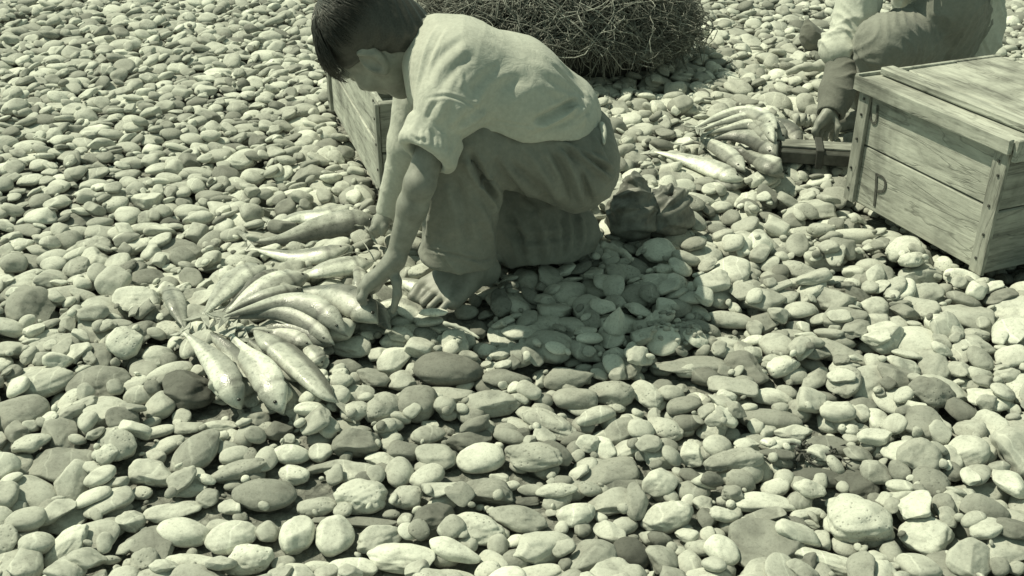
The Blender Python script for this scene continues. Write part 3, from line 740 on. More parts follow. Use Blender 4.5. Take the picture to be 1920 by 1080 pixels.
# trunk
mid = PY(930, 165, 2.05); pel = PY(1070, 285, 2.10)
YS = (np.array([0, 1, 0]), 0.72)
g.cone(C7 + (0.03, 0, -.03), mid, .045, .060, .02, sq=YS); g.cone(mid, pel, .060, .070, .02, sq=YS)
for (a, b, c, f) in ((shL, elL, wrL, -1), (shR, elR, wrR, 1)):
    g.cone(mid*0.4+C7*0.6, a, .040, .030, .02); g.cone(a, b, .030, .0285, .02)
    m = b*0.72 + c*0.28
    g.cone(b, m, .0275, .0285, .012); g.cone(m, c, .0285, .0185, .012)
    e = unit(b - (a+c)/2); g.cone(b+e*.006, b+e*.008, .02, .02, .015)
for (h_, k_, a_) in ((hipL, knL, anL), (hipR, knR, anR)):
    g.cone(h_, k_, .07, .05, .02); g.cone(k_, k_*.6+a_*.4, .046, .046, .02); g.cone(k_*.6+a_*.4, a_, .046, .028, .015)
# left hand on the fish
def hpts(L): return [PY(*q) for q in L]
add_hand(g, wrL, hpts([(689,536,1.825),(682,541,1.845),(681,546,1.865),(686,550,1.885)]),
         hpts([(678,560,1.815),(674,565,1.835),(675,570,1.855),(682,572,1.88)]),
         hpts([(694,592,1.82),(690,594,1.842),(691,592,1.865),(696,588,1.885)]),
         hpts([(734,505,1.84),(744,528,1.822),(745,552,1.815),(737,582,1.815)]))
add_hand(g, wrR, hpts([(712,418,2.17),(708,420,2.19),(708,422,2.21),(711,424,2.23)]),
         hpts([(703,428,2.165),(700,431,2.185),(700,433,2.205),(704,434,2.23)]),
         hpts([(708,440,2.17),(705,442,2.19),(705,442,2.21),(709,441,2.23)]),
         hpts([(722,412,2.17),(722,425,2.16),(717,438,2.16)]))
# feet
def add_foot(an, heel, toes, mets, zt):
    heel = np.array(heel); cen = np.mean(mets, 0)
    g.cone(heel, heel + (an-heel)*.3, .026, .026, .02); g.cone(heel, an, .027, .029, .02)
    for i, m in enumerate(mets): g.cone(an*.45+cen*.30+heel*.25 + (m-cen)*.35, m, .026, (.0155, .0125, .012, .0115, .012)[i], .016)
    g.cone(heel, mets[4], .02, .012, .02)
    for i, (m, t) in enumerate(zip(mets, toes)):
        r0, r1 = ((.0125, .0118), (.0085, .0085), (.0082, .008), (.0078, .0076), (.0078, .0078))[i]
        k = (m+t)/2 + (0, 0, .006); g.cone(m, k, r0, r0*.9, .006); g.cone(k, t, r0*.9, r1, .003)
tl = [G(774, 557, .016), G(785, 562, .013), G(794, 568, .012), G(806, 576, .012), G(826, 583, .012)]
ml = [G(797, 533, .026), G(812, 541, .025), G(824, 548, .023), G(836, 556, .021), G(849, 566, .018)]
add_foot(anL, (-0.055, 2.005, .026), tl, ml, .012)
dR = unit((-.85, -.35, 0)); pR = np.array([-dR[1], dR[0], 0])*-1
hR = np.array([0.07, 2.14, .028])
add_foot(anR, hR, [hR+dR*(.205-.012*i)+pR*(.034-.019*i)+(0,0,-.012) for i in range(5)], [hR+dR*(.145-.010*i)+pR*(.030-.017*i) for i in range(5)], .012)
bV, bF = g.mesh(1)
person = mesh_obj('person', bV, bF, M_SKIN, loc=(0.0, 2.05, 0.0))
tag(person, 'barefoot person squatting over the near fish heap in a pale rolled sleeve shirt, head bowed', 'person')
del g
for l in (-1, 1):
    V = ICO[3][0]*.0108 + hp(.003, .0745, .030*l)
    mesh_obj('eye', V, ICO[3][1], M_EYE, person)
# hair: a cap that follows the skull, and locks lying over it
g = SDF((-0.50, 1.86, 0.36), (-0.12, 2.20, 0.78), 0.003)
g.ell(hp(.034, -.016, 0), HAX, (.090, .097, .081), .01)
g.ell(hp(-.02, -.06, 0), HAX, (.062, .044, .064), .02)
g.half(hp(.030, .068, 0), unit(hF*.9 - hC*.55), .012)
for l in (-1, 1): g.ell(hp(-.062, .034, .075*l), HAX, (.066, .062, .055), .03, 'sub')
for l in (-1, 1): g.ell(hp(-.016, -.010, .085*l), HAX, (.030, .020, .03), .012, 'sub')
hV, hFc = g.mesh(2); hN = normals(hV, hFc)
hV += hN*(0.0016*np.sin(240*((hV-HC)@hL) + 9*np.sin(22*((hV-HC)@hC))))[:, None]
hair = mesh_obj('hair', hV, hFc, M_HAIR, person)
mb = MB(); r = np.random.default_rng(3); down = np.array([0, 0, -1.0])
def skull(c): c = unit(c); return hp(.034, -.016, 0) + hC*c[0]*.092 + hF*c[1]*.099 + hL*c[2]*.083
for i in range(2600):
    front = i < 900
    th = r.uniform(-1.25, 1.25) if front else r.uniform(-3.14, 3.14)
    s0 = r.uniform(0.35, 1.0); pts = []
    n = 7; L = r.uniform(1.0, 1.32) if front else r.uniform(0.7, 1.12)
    for q in range(n):
        a = (0.12 + 0.5*(1-s0)) + (L-0.0)*q/(n-1)*1.05
        c = np.array([math.cos(a), math.sin(a)*math.cos(th), math.sin(a)*math.sin(th)])
        p = skull(c) + unit(c@np.array([hC, hF, hL]))*(.002 + .004*r.uniform() + .003*q/(n-1))
        if front and q >= 4: p = p + down*(q-3)*.006 + hC*(q-3)*0.003
        pts.append(p + r.normal(0, .0012, 3))
    if not front and abs(th) < 1.35: continue
    if not front and pts[-1] @ hC < (HC - hC*.085) @ hC: continue
    if not front and pts[-1] @ hC < (HC + hC*(.012 if (pts[-1]-HC) @ hF > -.03 else -.09)) @ hC and r.uniform() < .93: continue
    rr = r.uniform(.0007, .0017)
    mb.tube(catmull(pts, 9), np.linspace(rr, rr*.25, 9), 3)
mb.build('hair_locks', M_HAIR, hair, True)
# shirt
g = SDF((-0.40, 1.68, 0.05), (0.30, 2.46, 0.72), 0.0029)
g.cone(PY(848, 122, 2.03), PY(960, 168, 2.05), .086, .098, .03, sq=(np.array([0, 1, 0]), 0.62))
g.cone(PY(862, 128, 1.975), PY(975, 176, 1.985), .076, .080, .06)
g.cone(PY(960, 168, 2.05), PY(1050, 215, 2.08), .096, .083, .03, sq=(np.array([0, 1, 0]), 0.62))
g.cone(PY(930, 190, 2.04), PY(1045, 232, 2.06), .070, .060, .03, sq=(np.array([0, 1, 0]), 0.5))          # the loose front and flank
g.cone(C7 + (0.012, 0, -.012), PY(850, 110, 2.03), .062, .078, .03)
g.cone(PY(800, 85, 2.0), PY(788, 178, 1.97), .028, .020, .03)                                           # open front edge
g.cone(PY(800, 95, 2.08), PY(780, 185, 2.10), .030, .022, .03)
slA = PY(840, 200, 1.865)
g.cone(PY(852, 142, 1.925), slA, .066, .058, .05); g.cone(slA, PY(817, 236, 1.85), .056, .043, .015)
g.cone(PY(880, 215, 1.875), PY(850, 246, 1.855), .026, .016, .015)                                          # slack under the arm
g.cone(shR, elR, .062, .05, .03); g.cone(elR, PY(731, 392, 2.19), .046, .030, .02)
cuffc = PY(808, 268, 1.845); cd = unit(unit(elL - slA) + np.array([-.05, -.40, 0]))
# the rolled cuff: a thick ring
ca = unit(np.cross(cd, (0, 1, 0))); cb = np.cross(cd, ca); rim = []
for q in range(25):
    t = 2*math.pi*q/24; rim.append(cuffc + ca*math.cos(t)*.046 + cb*math.sin(t)*.045 + cd*(.010*math.cos(t+0.4)))
for o_, r_ in ((-.018, .0105), (-.006, .0098), (.006, .0098), (.017, .0112)):
    for q in range(24): g.cone(rim[q]+cd*o_, rim[q+1]+cd*o_, r_+.0012*math.sin(3*q+60*o_), r_+.0012*math.sin(3*q+3+60*o_), .006)
g.cone(cuffc - cd*.006, cuffc + cd*.08, .035, .041, .004, 'sub')
g.cone(wrR*0.8+elR*.2, wrR+unit(wrR-elR)*.05, .020, .022, .004, 'sub')
g.cone(hp(-.05, -.04, 0), C7*.25+hp(-.045,-.045,0)*.75, .044, .036, .006, 'sub')                  # collar opening
g.cone(hp(-.075, .055, 0), hp(-.075, -.02, 0), .042, .042, .006, 'sub')
# shirt tail
g.cone(PY(1040, 238, 1.945), PY(1085, 218, 1.96), .018, .014, .02)
hx = PY(900, 230, 1.92); hq = PY(1060, 257, 1.95); hd = unit(hq-hx); hn = unit(np.cross(hd, (0.05, 1, 0.12))); hn = hn if hn[2] < 0 else -hn
X, Y, Z = g.ax[0][:, None, None], g.ax[1][None, :, None], g.ax[2][None, None, :]
wav = .004*np.sin(38*X) + .003*np.sin(61*X+20*Y)
g.comb((slice(None),)*3, np.maximum(-((X-hx[0])*hn[0]+(Y-hx[1])*hn[1]+(Z-hx[2])*hn[2]) + wav, -(X-hx[0]-.012)), .002, 'sub')
sV, sF = g.mesh(1); sN = normals(sV, sF)
sV = wrinkle(sV, sN, .0014, [((.5, .2, .85), 60, 1), ((.9, .1, -.4), 75, .7), ((.7, .5, .5), 150, .35)], 5)
SL = [([(822,46),(806,74),(794,108),(785,150),(780,184)], 4, 4), ([(834,48),(818,78),(804,112),(794,150)], -3, 4), ([(876,66),(846,86),(818,112),(797,152)], -2.2, 6), ([(886,82),(856,104),(828,130),(801,172)], 2.6, 7), ([(892,102),(862,122),(836,150),(820,176)], -2.0, 6),
      ([(862,128),(866,150),(860,170)], 1.8, 3.5), ([(965,128),(926,150),(902,178),(890,206)], 3.4, 8), ([(942,128),(906,148),(880,172)], -2.4, 7), ([(985,140),(945,166),(920,200)], -2.6, 7), ([(1010,158),(975,180),(940,214)], 2.2, 8),
      ([(800,184),(840,180),(880,194),(908,212)], -2.6, 2.5), ([(818,190),(808,205),(800,226)], -3.0, 4), ([(832,186),(826,208),(816,232)], 3, 4.5), ([(848,190),(842,212),(834,236)], -3, 4), ([(864,196),(858,216),(848,240)], 3, 4.5), ([(880,202),(872,218),(860,238)], -3, 4),
      ([(914,208),(892,226),(858,246)], 5, 6), ([(902,200),(884,214),(862,232)], -3, 5),
      ([(998,243),(1030,229),(1062,213),(1100,195)], 11, 6), ([(1000,229),(1032,214),(1092,190)], -6, 6), ([(1076,224),(1090,212),(1102,200)], 5, 4),
      ([(1020,160),(1065,180),(1106,196)], 4, 7), ([(1040,105),(1082,150),(1112,190)], 3, 5), ([(1030,112),(1070,156),(1106,192)], -3, 5), ([(985,110),(1030,136),(1085,176)], 2.4, 9),
      ([(908,222),(940,229),(985,236),(1040,247)], -1.8, 2.2), ([(768,250),(780,262),(802,264)], -3, 3), ([(806,240),(812,256),(812,280)], -3, 3), ([(820,244),(827,260),(829,284)], 3, 3), ([(838,248),(845,266),(842,292)], -3, 3), ([(790,240),(792,256),(788,272)], 2.5, 3),
      ([(905,70),(955,105),(995,150)], 1.8, 10), ([(870,182),(910,162),(955,150)], -1.8, 9)]
sV = creases(sV, sF, SL, .9); sV = relax(sV, sF, 1, .3)
shirt = mesh_obj('shirt', sV, sF, M_SHIRT, person)
def on(bv, px, py, off=.002):
    h = bv.ray_cast(Vector((0, 0, CAM_H)), Vector(ray(px, py)).normalized())
    return (np.array(h[0]) + np.array(h[1])*off) if h[0] is not None else None
# trousers
g = SDF((-0.30, 1.72, 0.0), (0.36, 2.45, 0.48), 0.0036)
g.ell(PY(1072, 298, 2.10), ((.93, 0, -.35), (0, 1, 0), (.35, 0, .93)), (.098, .160, .092), .03)
for (h_, k_, Yo) in ((hipL, knL, 0), (hipR, knR, 1)):
    g.cone(h_ + (0, 0, 0), k_, .086, .066, .03)
hemL = PY(858, 486, 1.945); hemR = anR + (-.01, -.01, .0)
g.cone(knL, (knL+hemL)/2, .064, .070, .03); g.cone((knL+hemL)/2, hemL + (0, 0, -.02), .070, .078, .03)
g.cone(knR, hemR + (0, 0, -.04), .075, .090, .03)
g.cone(PY(1000, 430, 2.13), PY(1060, 440, 2.15), .075, .075, .04)
g.cone(PY(1080, 262, 2.06), PY(1098, 240, 2.09), .055, .044, .03, sq=(np.array([0, 1, 0]), .6))
nH = unit(np.array([-.06, -.10, -1.0]))
ax = unit(hemL - knL)
# hem: cut square to the leg, then hollow
X, Y, Z = g.ax[0][:, None, None], g.ax[1][None, :, None], g.ax[2][None, None, :]
near = np.sqrt((X-hemL[0])**2+(Y-hemL[1])**2+(Z-hemL[2])**2) - .13
pl = -((X-hemL[0])*nH[0]+(Y-hemL[1])*nH[1]+(Z-hemL[2])*nH[2])
g.comb((slice(None),)*3, np.maximum(pl, near), .004, 'sub')
g.comb((slice(None),)*3, (Z - .012 + .012*np.sin(31*X)*np.sin(27*Y)) + 0*near, .01, 'sub')
g.cone(hemL - ax*.09, hemL + ax*.03, .055, .070, .006, 'sub')
tV, tF = g.mesh(2); tN = normals(tV, tF)
tV = wrinkle(tV, tN, .0046, [((.8, .1, .6), 62, 1), ((.4, .2, -.9), 80, .6), ((.1, .9, .4), 70, .5)], 9)
TL = [([(882,285),(905,335),(942,392)], -8, 5), ([(868,296),(895,345),(930,395)], 5, 7), ([(1078,278),(1112,300),(1150,328)], -5, 4), ([(1060,272),(1100,300),(1148,340)], 4, 5), ([(1040,262),(1085,282),(1148,312)], 4, 5),
      ([(955,300),(1000,345),(1042,386)], -4, 6), ([(1028,270),(1060,330),(1078,386)], -5, 6), ([(1045,268),(1078,330),(1092,386)], 4, 6), ([(1090,320),(1100,355),(1112,385)], -4, 5), ([(980,270),(1020,330),(1058,386)], 4, 7),
      ([(896,342),(910,342),(925,338)], -6, 4), ([(860,310),(905,395),(928,470)], 4, 8), ([(845,320),(870,400),(880,470)], -4, 8), ([(822,320),(808,400),(800,465)], 3, 8),
      ([(955,395),(972,440),(982,492)], -6, 7), ([(1000,392),(1020,440),(1024,495)], 6, 8), ([(1050,396),(1062,440),(1058,492)], -6, 7), ([(1085,400),(1092,440),(1082,486)], 5, 7), ([(940,420),(990,450),(1080,440)], -4, 7),
      ([(785,464),(845,476),(900,488),(932,480)], -3, 2.2), ([(920,290),(960,345),(1010,385)], -3, 6), ([(1110,250),(1130,290),(1146,320)], 3, 5)]
tV = creases(tV, tF, TL, 1.9); tV = relax(tV, tF, 1, .3)
trs = mesh_obj('trousers', tV, tF, M_TROUSERS, person)
# a torn pale patch and the loop at the waistband
bvh = BVHTree.FromPolygons(tV.tolist(), tF.tolist())
mb = MB()
for pl_ in ([(1126,232),(1130,246),(1131,258),(1131,272)],):
    P = [p for p in (on(bvh, *q, .002) for q in pl_) if p is not None]; mb.tube(catmull(P, 10), [.004,.007,.0075,.007,.0065,.006,.005,.004,.004,.002], 6)
mb.build('torn_patch', M_WHITE, trs, True)
# ------------------------------------------------------------------ the two wooden crates
def crate(name, label, corner, ang, y0, y1, W, Hh, lid=False, z0=-0.004):
    t = empty(name, (corner[0], corner[1], z0), label, 'crate'); t.rotation_euler = (0, 0, ang)
    th = .014; r = np.random.default_rng(11 if lid else 12)
    def part(nm, boxes, mat):
        mb = MB()
        for (x0, x1, a0, a1, c0, c1) in boxes:
            mb.box(((x0+x1)/2, (a0+a1)/2, (c0+c1)/2), ((x1-x0)/2, 0, 0), (0, (a1-a0)/2, 0), (0, 0, (c1-c0)/2), 0.0007)
        return mb.build(nm, mat, t, local=True)
    L0, L1 = min(y0, y1), max(y0, y1)
    seams = [0, Hh*.52, Hh]
    for x0 in (0, W-th):
        part('side_panel', [(x0+r.uniform(-.001, .001), x0+th, L0+th+.002, L1-th-.002, a+.001, b-.002) for a, b in zip(seams[:-1], seams[1:])], M_WOOD)
    for q0 in (L0, L1-th):
        part('end_panel', [(0.0, W, q0, q0+th-r.uniform(0, .001), a+.001, b-.002) for a, b in zip(seams[:-1], seams[1:])], M_WOODX)
    part('bottom_panel', [(th+.002, W-th-.002, L0+th+.002, L1-th-.002, .004, .016)], M_WOOD)
    for q0 in (L0, L1):
        s_ = 1 if q0 == L0 else -1
        for xx, sx in ((0, -1), (W, 1)):
            x_ = sorted((xx + sx*.0005, xx+sx*.010)); y_ = sorted((q0 - s_*.003, q0 + s_*.034))
            part('corner_cleat', [(x_[0], x_[1], y_[0], y_[1], -.002, Hh*(.985))], M_WOODV)
    mb = MB()
    for q0, s_ in ((L0, 1), (L1, -1)):
        for zz in (.03, .09, .16, .22, .255):
            if zz < Hh: mb.box((-.011, q0+s_*.015+r.uniform(-.005,.005), zz+r.uniform(-.01,.01)), (.0016,0,0), (0,.0028,0), (0,0,.0028))
    mb.build('nail', M_NAIL, t, local=True)['kind'] = 'stuff'
    if lid:
        rim = [(-.012, W+.012, L0-.012, L1+.012, Hh+.001, Hh+.030)]
        part('lid', [(-.012 + k*(W+.024)/3 + .001, -.012 + (k+1)*(W+.024)/3-.001, L0-.012, L1+.012, Hh+.002, Hh+.020+.0015*k) for k in range(3)], M_WOOD)
        part('lid_batten', [(.045, .085, L0-.006, L1+.006, Hh+.0235, Hh+.040)], M_WOOD)
        part('lid_rim', [(-.024, -.0125, L0-.012, L1+.012, Hh-.006, Hh+.026), (-.012, W+.012, L1+.0125, L1+.024, Hh-.006, Hh+.026), (-.012, W+.012, L0-.024, L0-.0125, Hh-.020, Hh+.026)], M_WOOD)
    return t
cA = crate('wooden_crate', 'open weathered wooden crate standing behind the squatting person, its inside dark', crateA0, math.atan2(.305, .952), 0.0, 0.80, 0.38, 0.262)
cB = crate('wooden_crate', 'closed weathered wooden crate with a lid and painted letters at the right', crateB0, math.atan2(.385, .923), -0.46, 0.0, 0.42, 0.285, True)
# stencilled letters on the side panel of the closed crate
def on_side(px, py, tr, z0=-0.004, xl=-0.0026):
    a = tr.rotation_euler[2]; n = np.array([math.cos(a), math.sin(a), 0]); o = np.array(tr.location) + n*xl
    d = ray(px, py); c = np.array([0, 0, CAM_H]); t = ((o-c)@n)/(d@n); p = c + d*t - np.array(tr.location)
    return np.array([xl, -p[0]*math.sin(a)+p[1]*math.cos(a), p[2]])
def stroke(mb, pts, w_):
    P = [on_side(*q, cB) for q in pts]
    P = catmull(np.array(P), 4*len(P))
    for i in range(len(P)-1):
        d = P[i+1]-P[i]; l = np.linalg.norm(d)
        if l < 1e-5: continue
        d /= l; n = np.array([0, -d[2], d[1]])
        mb.box((P[i]+P[i+1])/2, d*(l/2+.0012), n*w_, np.array([.0004 + .00005*(i % 3), 0, 0]))
mb = MB(); stroke(mb, [(1643,326),(1642,355),(1639,386)], .0036); stroke(mb, [(1644,327),(1656,334),(1660,346),(1656,358),(1645,359)], .0034)
mb.build('letter_p', M_PAINT, cB, local=True)
mb = MB(); stroke(mb, [(1633,192),(1631,212),(1633,226),(1638,231),(1643,224),(1645,198)], .0028)
mb.build('letter_u', M_PAINT, cB, local=True)
# ------------------------------------------------------------------ fish
FS = np.array([0, .03, .07, .13, .20, .30, .42, .55, .68, .78, .86, .91, 1.0])
FH = np.array([.06, .26, .48, .76, .95, 1.0, .95, .80, .56, .36, .20, .15, .15])
FW = np.array([.12, .40, .62, .86, .98, 1.0, .95, .78, .52, .32, .18, .12, .10])
def fish(label, pts, wpx, layer=0, roll=0.25, flip=1, tone=.62, back=.16, group=None, name='fish', zadd=0.0, thick=.52):
    n = 34; z = np.full(n, .03)
    u = np.array([[a, b, 0] for a, b in pts], float); u = catmull(u, n)
    for it in range(3):
        P = np.array([G(u[i, 0], u[i, 1], z[i]) for i in range(n)])
        f = P[:, 1]*cp + (CAM_H-P[:, 2])*sp; s = FPX/f.mean()
        T = np.gradient(P, axis=0); T /= np.linalg.norm(T, axis=1)[:, None]
        ex = abs(np.mean(T[:, 0])); hm = 1.0*wpx/2/s/(1-.31*ex); wm = hm*thick
        zz = np.array([hat(p[0], p[1], .012, 70) for p in P]); k = np.exp(-np.linspace(-1.8, 1.8, 23)**2); k /= k.sum()
        zz = np.convolve(np.pad(zz, 11, mode='edge'), k, 'valid')
        z = zz + wm*.80*np.interp(np.linspace(0, 1, n), FS, FW) + layer*.017 + zadd
    P[:, 2] = z; T = np.gradient(P, axis=0); T /= np.linalg.norm(T, axis=1)[:, None]
    up0 = np.array([0, 0, 1.0]); st_ = np.linspace(0, 1, n); m = 18
    body_n = int(n*.92); V, A = [], []
    lat = np.cross(T, up0); lat /= np.linalg.norm(lat, axis=1)[:, None]; nrm = np.cross(lat, T)
    lat, nrm = lat*math.cos(roll) + nrm*math.sin(roll), nrm*math.cos(roll) - lat*math.sin(roll)
    lat = lat*flip
    h = hm*np.interp(st_, FS, FH); w_ = wm*np.interp(st_, FS, FW)
    rr = np.random.default_rng(abs(hash(tuple(pts[0]))) % 9999)
    for i in range(body_n):
        for k in range(m):
            a = 2*math.pi*k/m; c, s_ = math.cos(a), math.sin(a)
            gill = 0.90 if .20 < st_[i] < .23 else (1.03 if .15 < st_[i] <= .20 else 1.0)
            V.append(P[i] + lat[i]*h[i]*c*gill*(1 if c > 0 else 1.03) + nrm[i]*w_[i]*np.sign(s_)*abs(s_)**.85*gill)
            q = np.clip((c+.12)/.42, 0, 1); q = q*q*(3-2*q)
            al = .92*tone*(1-q) + back*q
            if st_[i] < .19: al = al*.72 + .08
            if .20 < st_[i] < .23: al *= .5
            if abs(c-.12) < .1 and st_[i] > .2: al *= .8
            A.append((al, al, al))
    F = [(i*m+k, i*m+(k+1) % m, (i+1)*m+(k+1) % m, (i+1)*m+k) for i in range(body_n-1) for k in range(m)]
    V.append(P[0] - T[0]*h[0]*.6); A.append((tone*.5,)*3); e = len(V)-1; F += [(e, (k+1) % m, k, k) for k in range(m)]
    V.append(P[body_n-1] + T[body_n-1]*.002); A.append((tone*.6,)*3); e = len(V)-1; b0 = (body_n-1)*m; F += [(e, b0+k, b0+(k+1) % m, b0+(k+1) % m) for k in range(m)]
    F = [f if len(set(f)) == 4 else tuple(dict.fromkeys(f)) for f in F]
    if flip < 0: F = [f[::-1] for f in F]
    c0 = P[n//2].copy(); c0[2] -= wm
    t = empty(name, c0, label, 'fish', group)
    mesh_obj('body', np.array(V), F, M_FISH, t, True, {'fish': np.array(A)})
    def fin(nm, outline, thk=.0011):
        O = np.array(outline); nn = np.cross(O[1]-O[0], O[-1]-O[0]); nn = nn/(np.linalg.norm(nn)+1e-9)*thk; k = len(O)
        mesh_obj(nm, np.vstack([O+nn, O-nn]), [tuple(range(k)), tuple(range(2*k-1, k-1, -1))] + [(i, i+k, (i+1) % k+k, (i+1) % k) for i in range(k)], M_FIN, t, False)
    b = body_n-2; q = P[b]; tl = T[b]; L = hm*1.55
    fin('tail_fin', [q+lat[b]*h[b]*.9, q+tl*L*.5+lat[b]*hm*.55, q+tl*L+lat[b]*hm*.92, q+tl*L*.85+lat[b]*hm*.5, q+tl*L*.5+nrm[b]*.002, q+tl*L*.85-lat[b]*hm*.5, q+tl*L-lat[b]*hm*.92, q+tl*L*.5-lat[b]*hm*.55, q-lat[b]*h[b]*.9])
    i0, i1, i2 = int(n*.36), int(n*.44), int(n*.54)
    fin('dorsal_fin', [P[i0]+lat[i0]*h[i0]*.93, P[i1]+lat[i1]*h[i1]*1.18, P[i2]+lat[i2]*h[i2]*.98+lat[i2]*.001, P[i1]+lat[i1]*h[i1]*.9])
    j0, j1 = int(n*.235), int(n*.36)
    if False: fin('pectoral_fin', [P[j0]+nrm[j0]*w_[j0]*.96-lat[j0]*h[j0]*.12, P[j1]+nrm[j1]*w_[j1]*1.04-lat[j1]*h[j1]*.30, P[j1]+nrm[j1]*w_[j1]*1.0-lat[j1]*h[j1]*.40, P[j0]+nrm[j0]*w_[j0]*.95-lat[j0]*h[j0]*.24])
    ie = 3
    for sg in (1, -1):
        c = P[ie] + nrm[ie]*w_[ie]*.86*sg + lat[ie]*h[ie]*.22
        Ve = ICO[2][0]*hm*.13; mesh_obj('eye', Ve*(1, 1, .8) + c, ICO[2][1], M_EYE, t)
    return t
GL, GR = 'fish of the near heap', 'fish of the far heap'
NEAR = [
 ('pale plump fish behind the others at the left end of the near heap', [(497,500),(452,520),(410,558),(372,603)], 50, 1, .2, 1, .74, .40),
 ('broad speckled pale fish lying behind the arched fish of the near heap', [(578,517),(520,532),(468,556),(418,590)], 48, 1, .2, -1, .68, .36),
 ('thick spotted fish touching the reaching hand in the near heap', [(708,600),(660,566),(602,548),(540,546)], 46, 2, .35, 1, .50, .17),
 ('topmost of the three arched fish in the near heap', [(652,622),(600,578),(540,566),(470,582),(392,606)], 34, 2, .45, -1, .56, .20),
 ('middle one of the three arched fish in the near heap', [(626,634),(580,602),(525,586),(460,592),(375,606)], 28, 1.5, .6, -1, .50, .17),
 ('lowest of the three arched fish in the near heap, dark backed', [(622,652),(566,621),(515,612),(450,634)], 30, .6, .6, -1, .34, .10),
 ('pale fish slanting down at the lower left corner of the near heap', [(447,730),(418,694),(380,652),(334,614)], 44, .4, .3, 1, .70, .34),
 ('white bellied fish pointing its head at the viewer, second from left', [(528,752),(494,700),(456,660),(424,615)], 50, .6, .25, -1, .80, .42),
 ('mottled fish with its tail nearest the viewer in the near heap', [(478,628),(530,660),(580,706),(618,750),(640,764)], 54, .4, .35, -1, .55, .17),
 ('small spotted fish half hidden at the right of the mottled fish', [(603,686),(585,660),(562,642)], 32, 0, .3, 1, .62, .25),
 ('grey fish tilted up at the far left tip of the near heap', [(316,534),(332,575),(349,622)], 36, .6, .2, 1, .42, .26),
 ('stretched dark fish on the stones beyond the near heap', [(708,408),(655,418),(595,430),(525,447),(446,452)], 40, .2, .7, -1, .44, .13),
 ('broad pale fish lying between the crate and the dark fish', [(664,408),(600,408),(545,408),(500,414)], 32, .2, .2, 1, .78, .40),
 ('thin pale fish in front of the stretched dark fish', [(655,456),(592,474),(522,474),(452,462)], 28, .1, .4, 1, .68, .26),
 ('bright white fish running behind the wrist', [(700,492),(645,497),(590,508),(560,518)], 34, .4, .3, 1, .84, .46),
 ('bright fish between the wrist and the bare foot', [(850,512),(806,520),(760,524),(722,528)], 30, .1, .3, 1, .84, .30),
 ('pale fish head under the fingertips', [(812,588),(772,580),(732,574),(700,566)], 30, .0, .3, 1, .80, .35),
 ('short pale fish behind the forearm', [(726,404),(702,412),(680,424)], 26, .2, .3, 1, .74, .30),
 ('grey fish whose head is held in the fingers', [(700,562),(718,596),(732,630)], 36, .5, .4, 1, .36, .16),
 ('slim dark backed fish squeezed between the plump and the speckled pale fish', [(520,505),(486,528),(452,556),(400,600)], 26, .9, .5, 1, .50, .12),
 ('slim grey fish lying over the speckled pale one, nose at the spotted fish', [(566,540),(520,552),(470,566),(400,602)], 26, 2.0, .5, -1, .46, .13),
 ('narrow silver fish under the lowest arched fish', [(590,652),(540,632),(490,622),(420,614)], 26, .2, .4, -1, .62, .20),
 ('dark fish wedged between the white bellied and the slanting pale fish', [(482,716),(446,676),(412,640),(370,612)], 30, .1, .6, 1, .42, .12),
 ('narrow dark fish between the white bellied and the mottled fish', [(560,716),(520,682),(488,652),(452,622)], 26, .1, .6, 1, .38, .11),
 ('pale curved fish lying behind the hand', [(668,496),(676,520),(668,548),(640,560)], 26, .6, .3, 1, .62, .3)]
for a in NEAR: fish(*a, group=GL)
FAR = [
 ('bright white fish alone at the left front of the far heap', [(1394,334),(1340,316),(1275,297),(1210,281)], 27, .1, .3, 1, .86, .50),
 ('pale fish above the bright white one in the far heap', [(1397,321),(1362,288),(1318,270),(1262,276)], 24, 1, .4, -1, .62, .22),
 ('silver fish with its head at the front right of the far heap', [(1467,346),(1440,312),(1412,291),(1366,281)], 32, .7, .35, -1, .62, .22),
 ('dark backed arched fish in the middle of the far heap', [(1456,296),(1424,266),(1376,254),(1302,261)], 27, 2.2, .6, -1, .36, .09),
 ('third arched fish from the top of the far heap', [(1456,270),(1436,246),(1406,233),(1358,240),(1294,257)], 22, 3.2, .4, -1, .70, .28),
 ('second arched fish from the top of the far heap', [(1452,258),(1432,232),(1402,221),(1352,230),(1290,253)], 20, 3.9, .4, -1, .74, .30),
 ('topmost arched fish of the far heap, pale along its length', [(1456,247),(1428,216),(1388,209),(1338,222),(1284,251)], 24, 4.2, .3, -1, .78, .34),
 ('dark fish leaning toward the other hand in the far heap', [(1502,274),(1477,246),(1450,230),(1424,222)], 28, 1.8, .6, 1, .34, .12),
 ('mottled fish beside the dark one at the right of the far heap', [(1472,266),(1452,240),(1430,222),(1405,214)], 26, 3.0, .4, 1, .42, .16),
 ('small pale fish below the dark one in the far heap', [(1482,278),(1462,272),(1436,268)], 16, .6, .3, 1, .7, .3),
 ('dark fish between the silver and the dark arched one', [(1446,318),(1418,298),(1390,282),(1340,276)], 22, .9, .5, -1, .36, .10),
 ('grey fish beneath the topmost arched fish', [(1466,252),(1440,226),(1400,214),(1330,232)], 20, 3.0, .5, -1, .44, .14),
 ('short dark fish at the top right shoulder of the far heap', [(1490,262),(1468,238),(1440,222)], 22, 1.2, .5, 1, .32, .1),
 ('thin fish lowest at the front of the far heap', [(1396,336),(1360,332),(1325,322),(1300,312)], 18, 0, .3, -1, .56, .2)]
for a in FAR: fish(a[0], a[1], a[2]*1.22, *a[3:], group=GR)
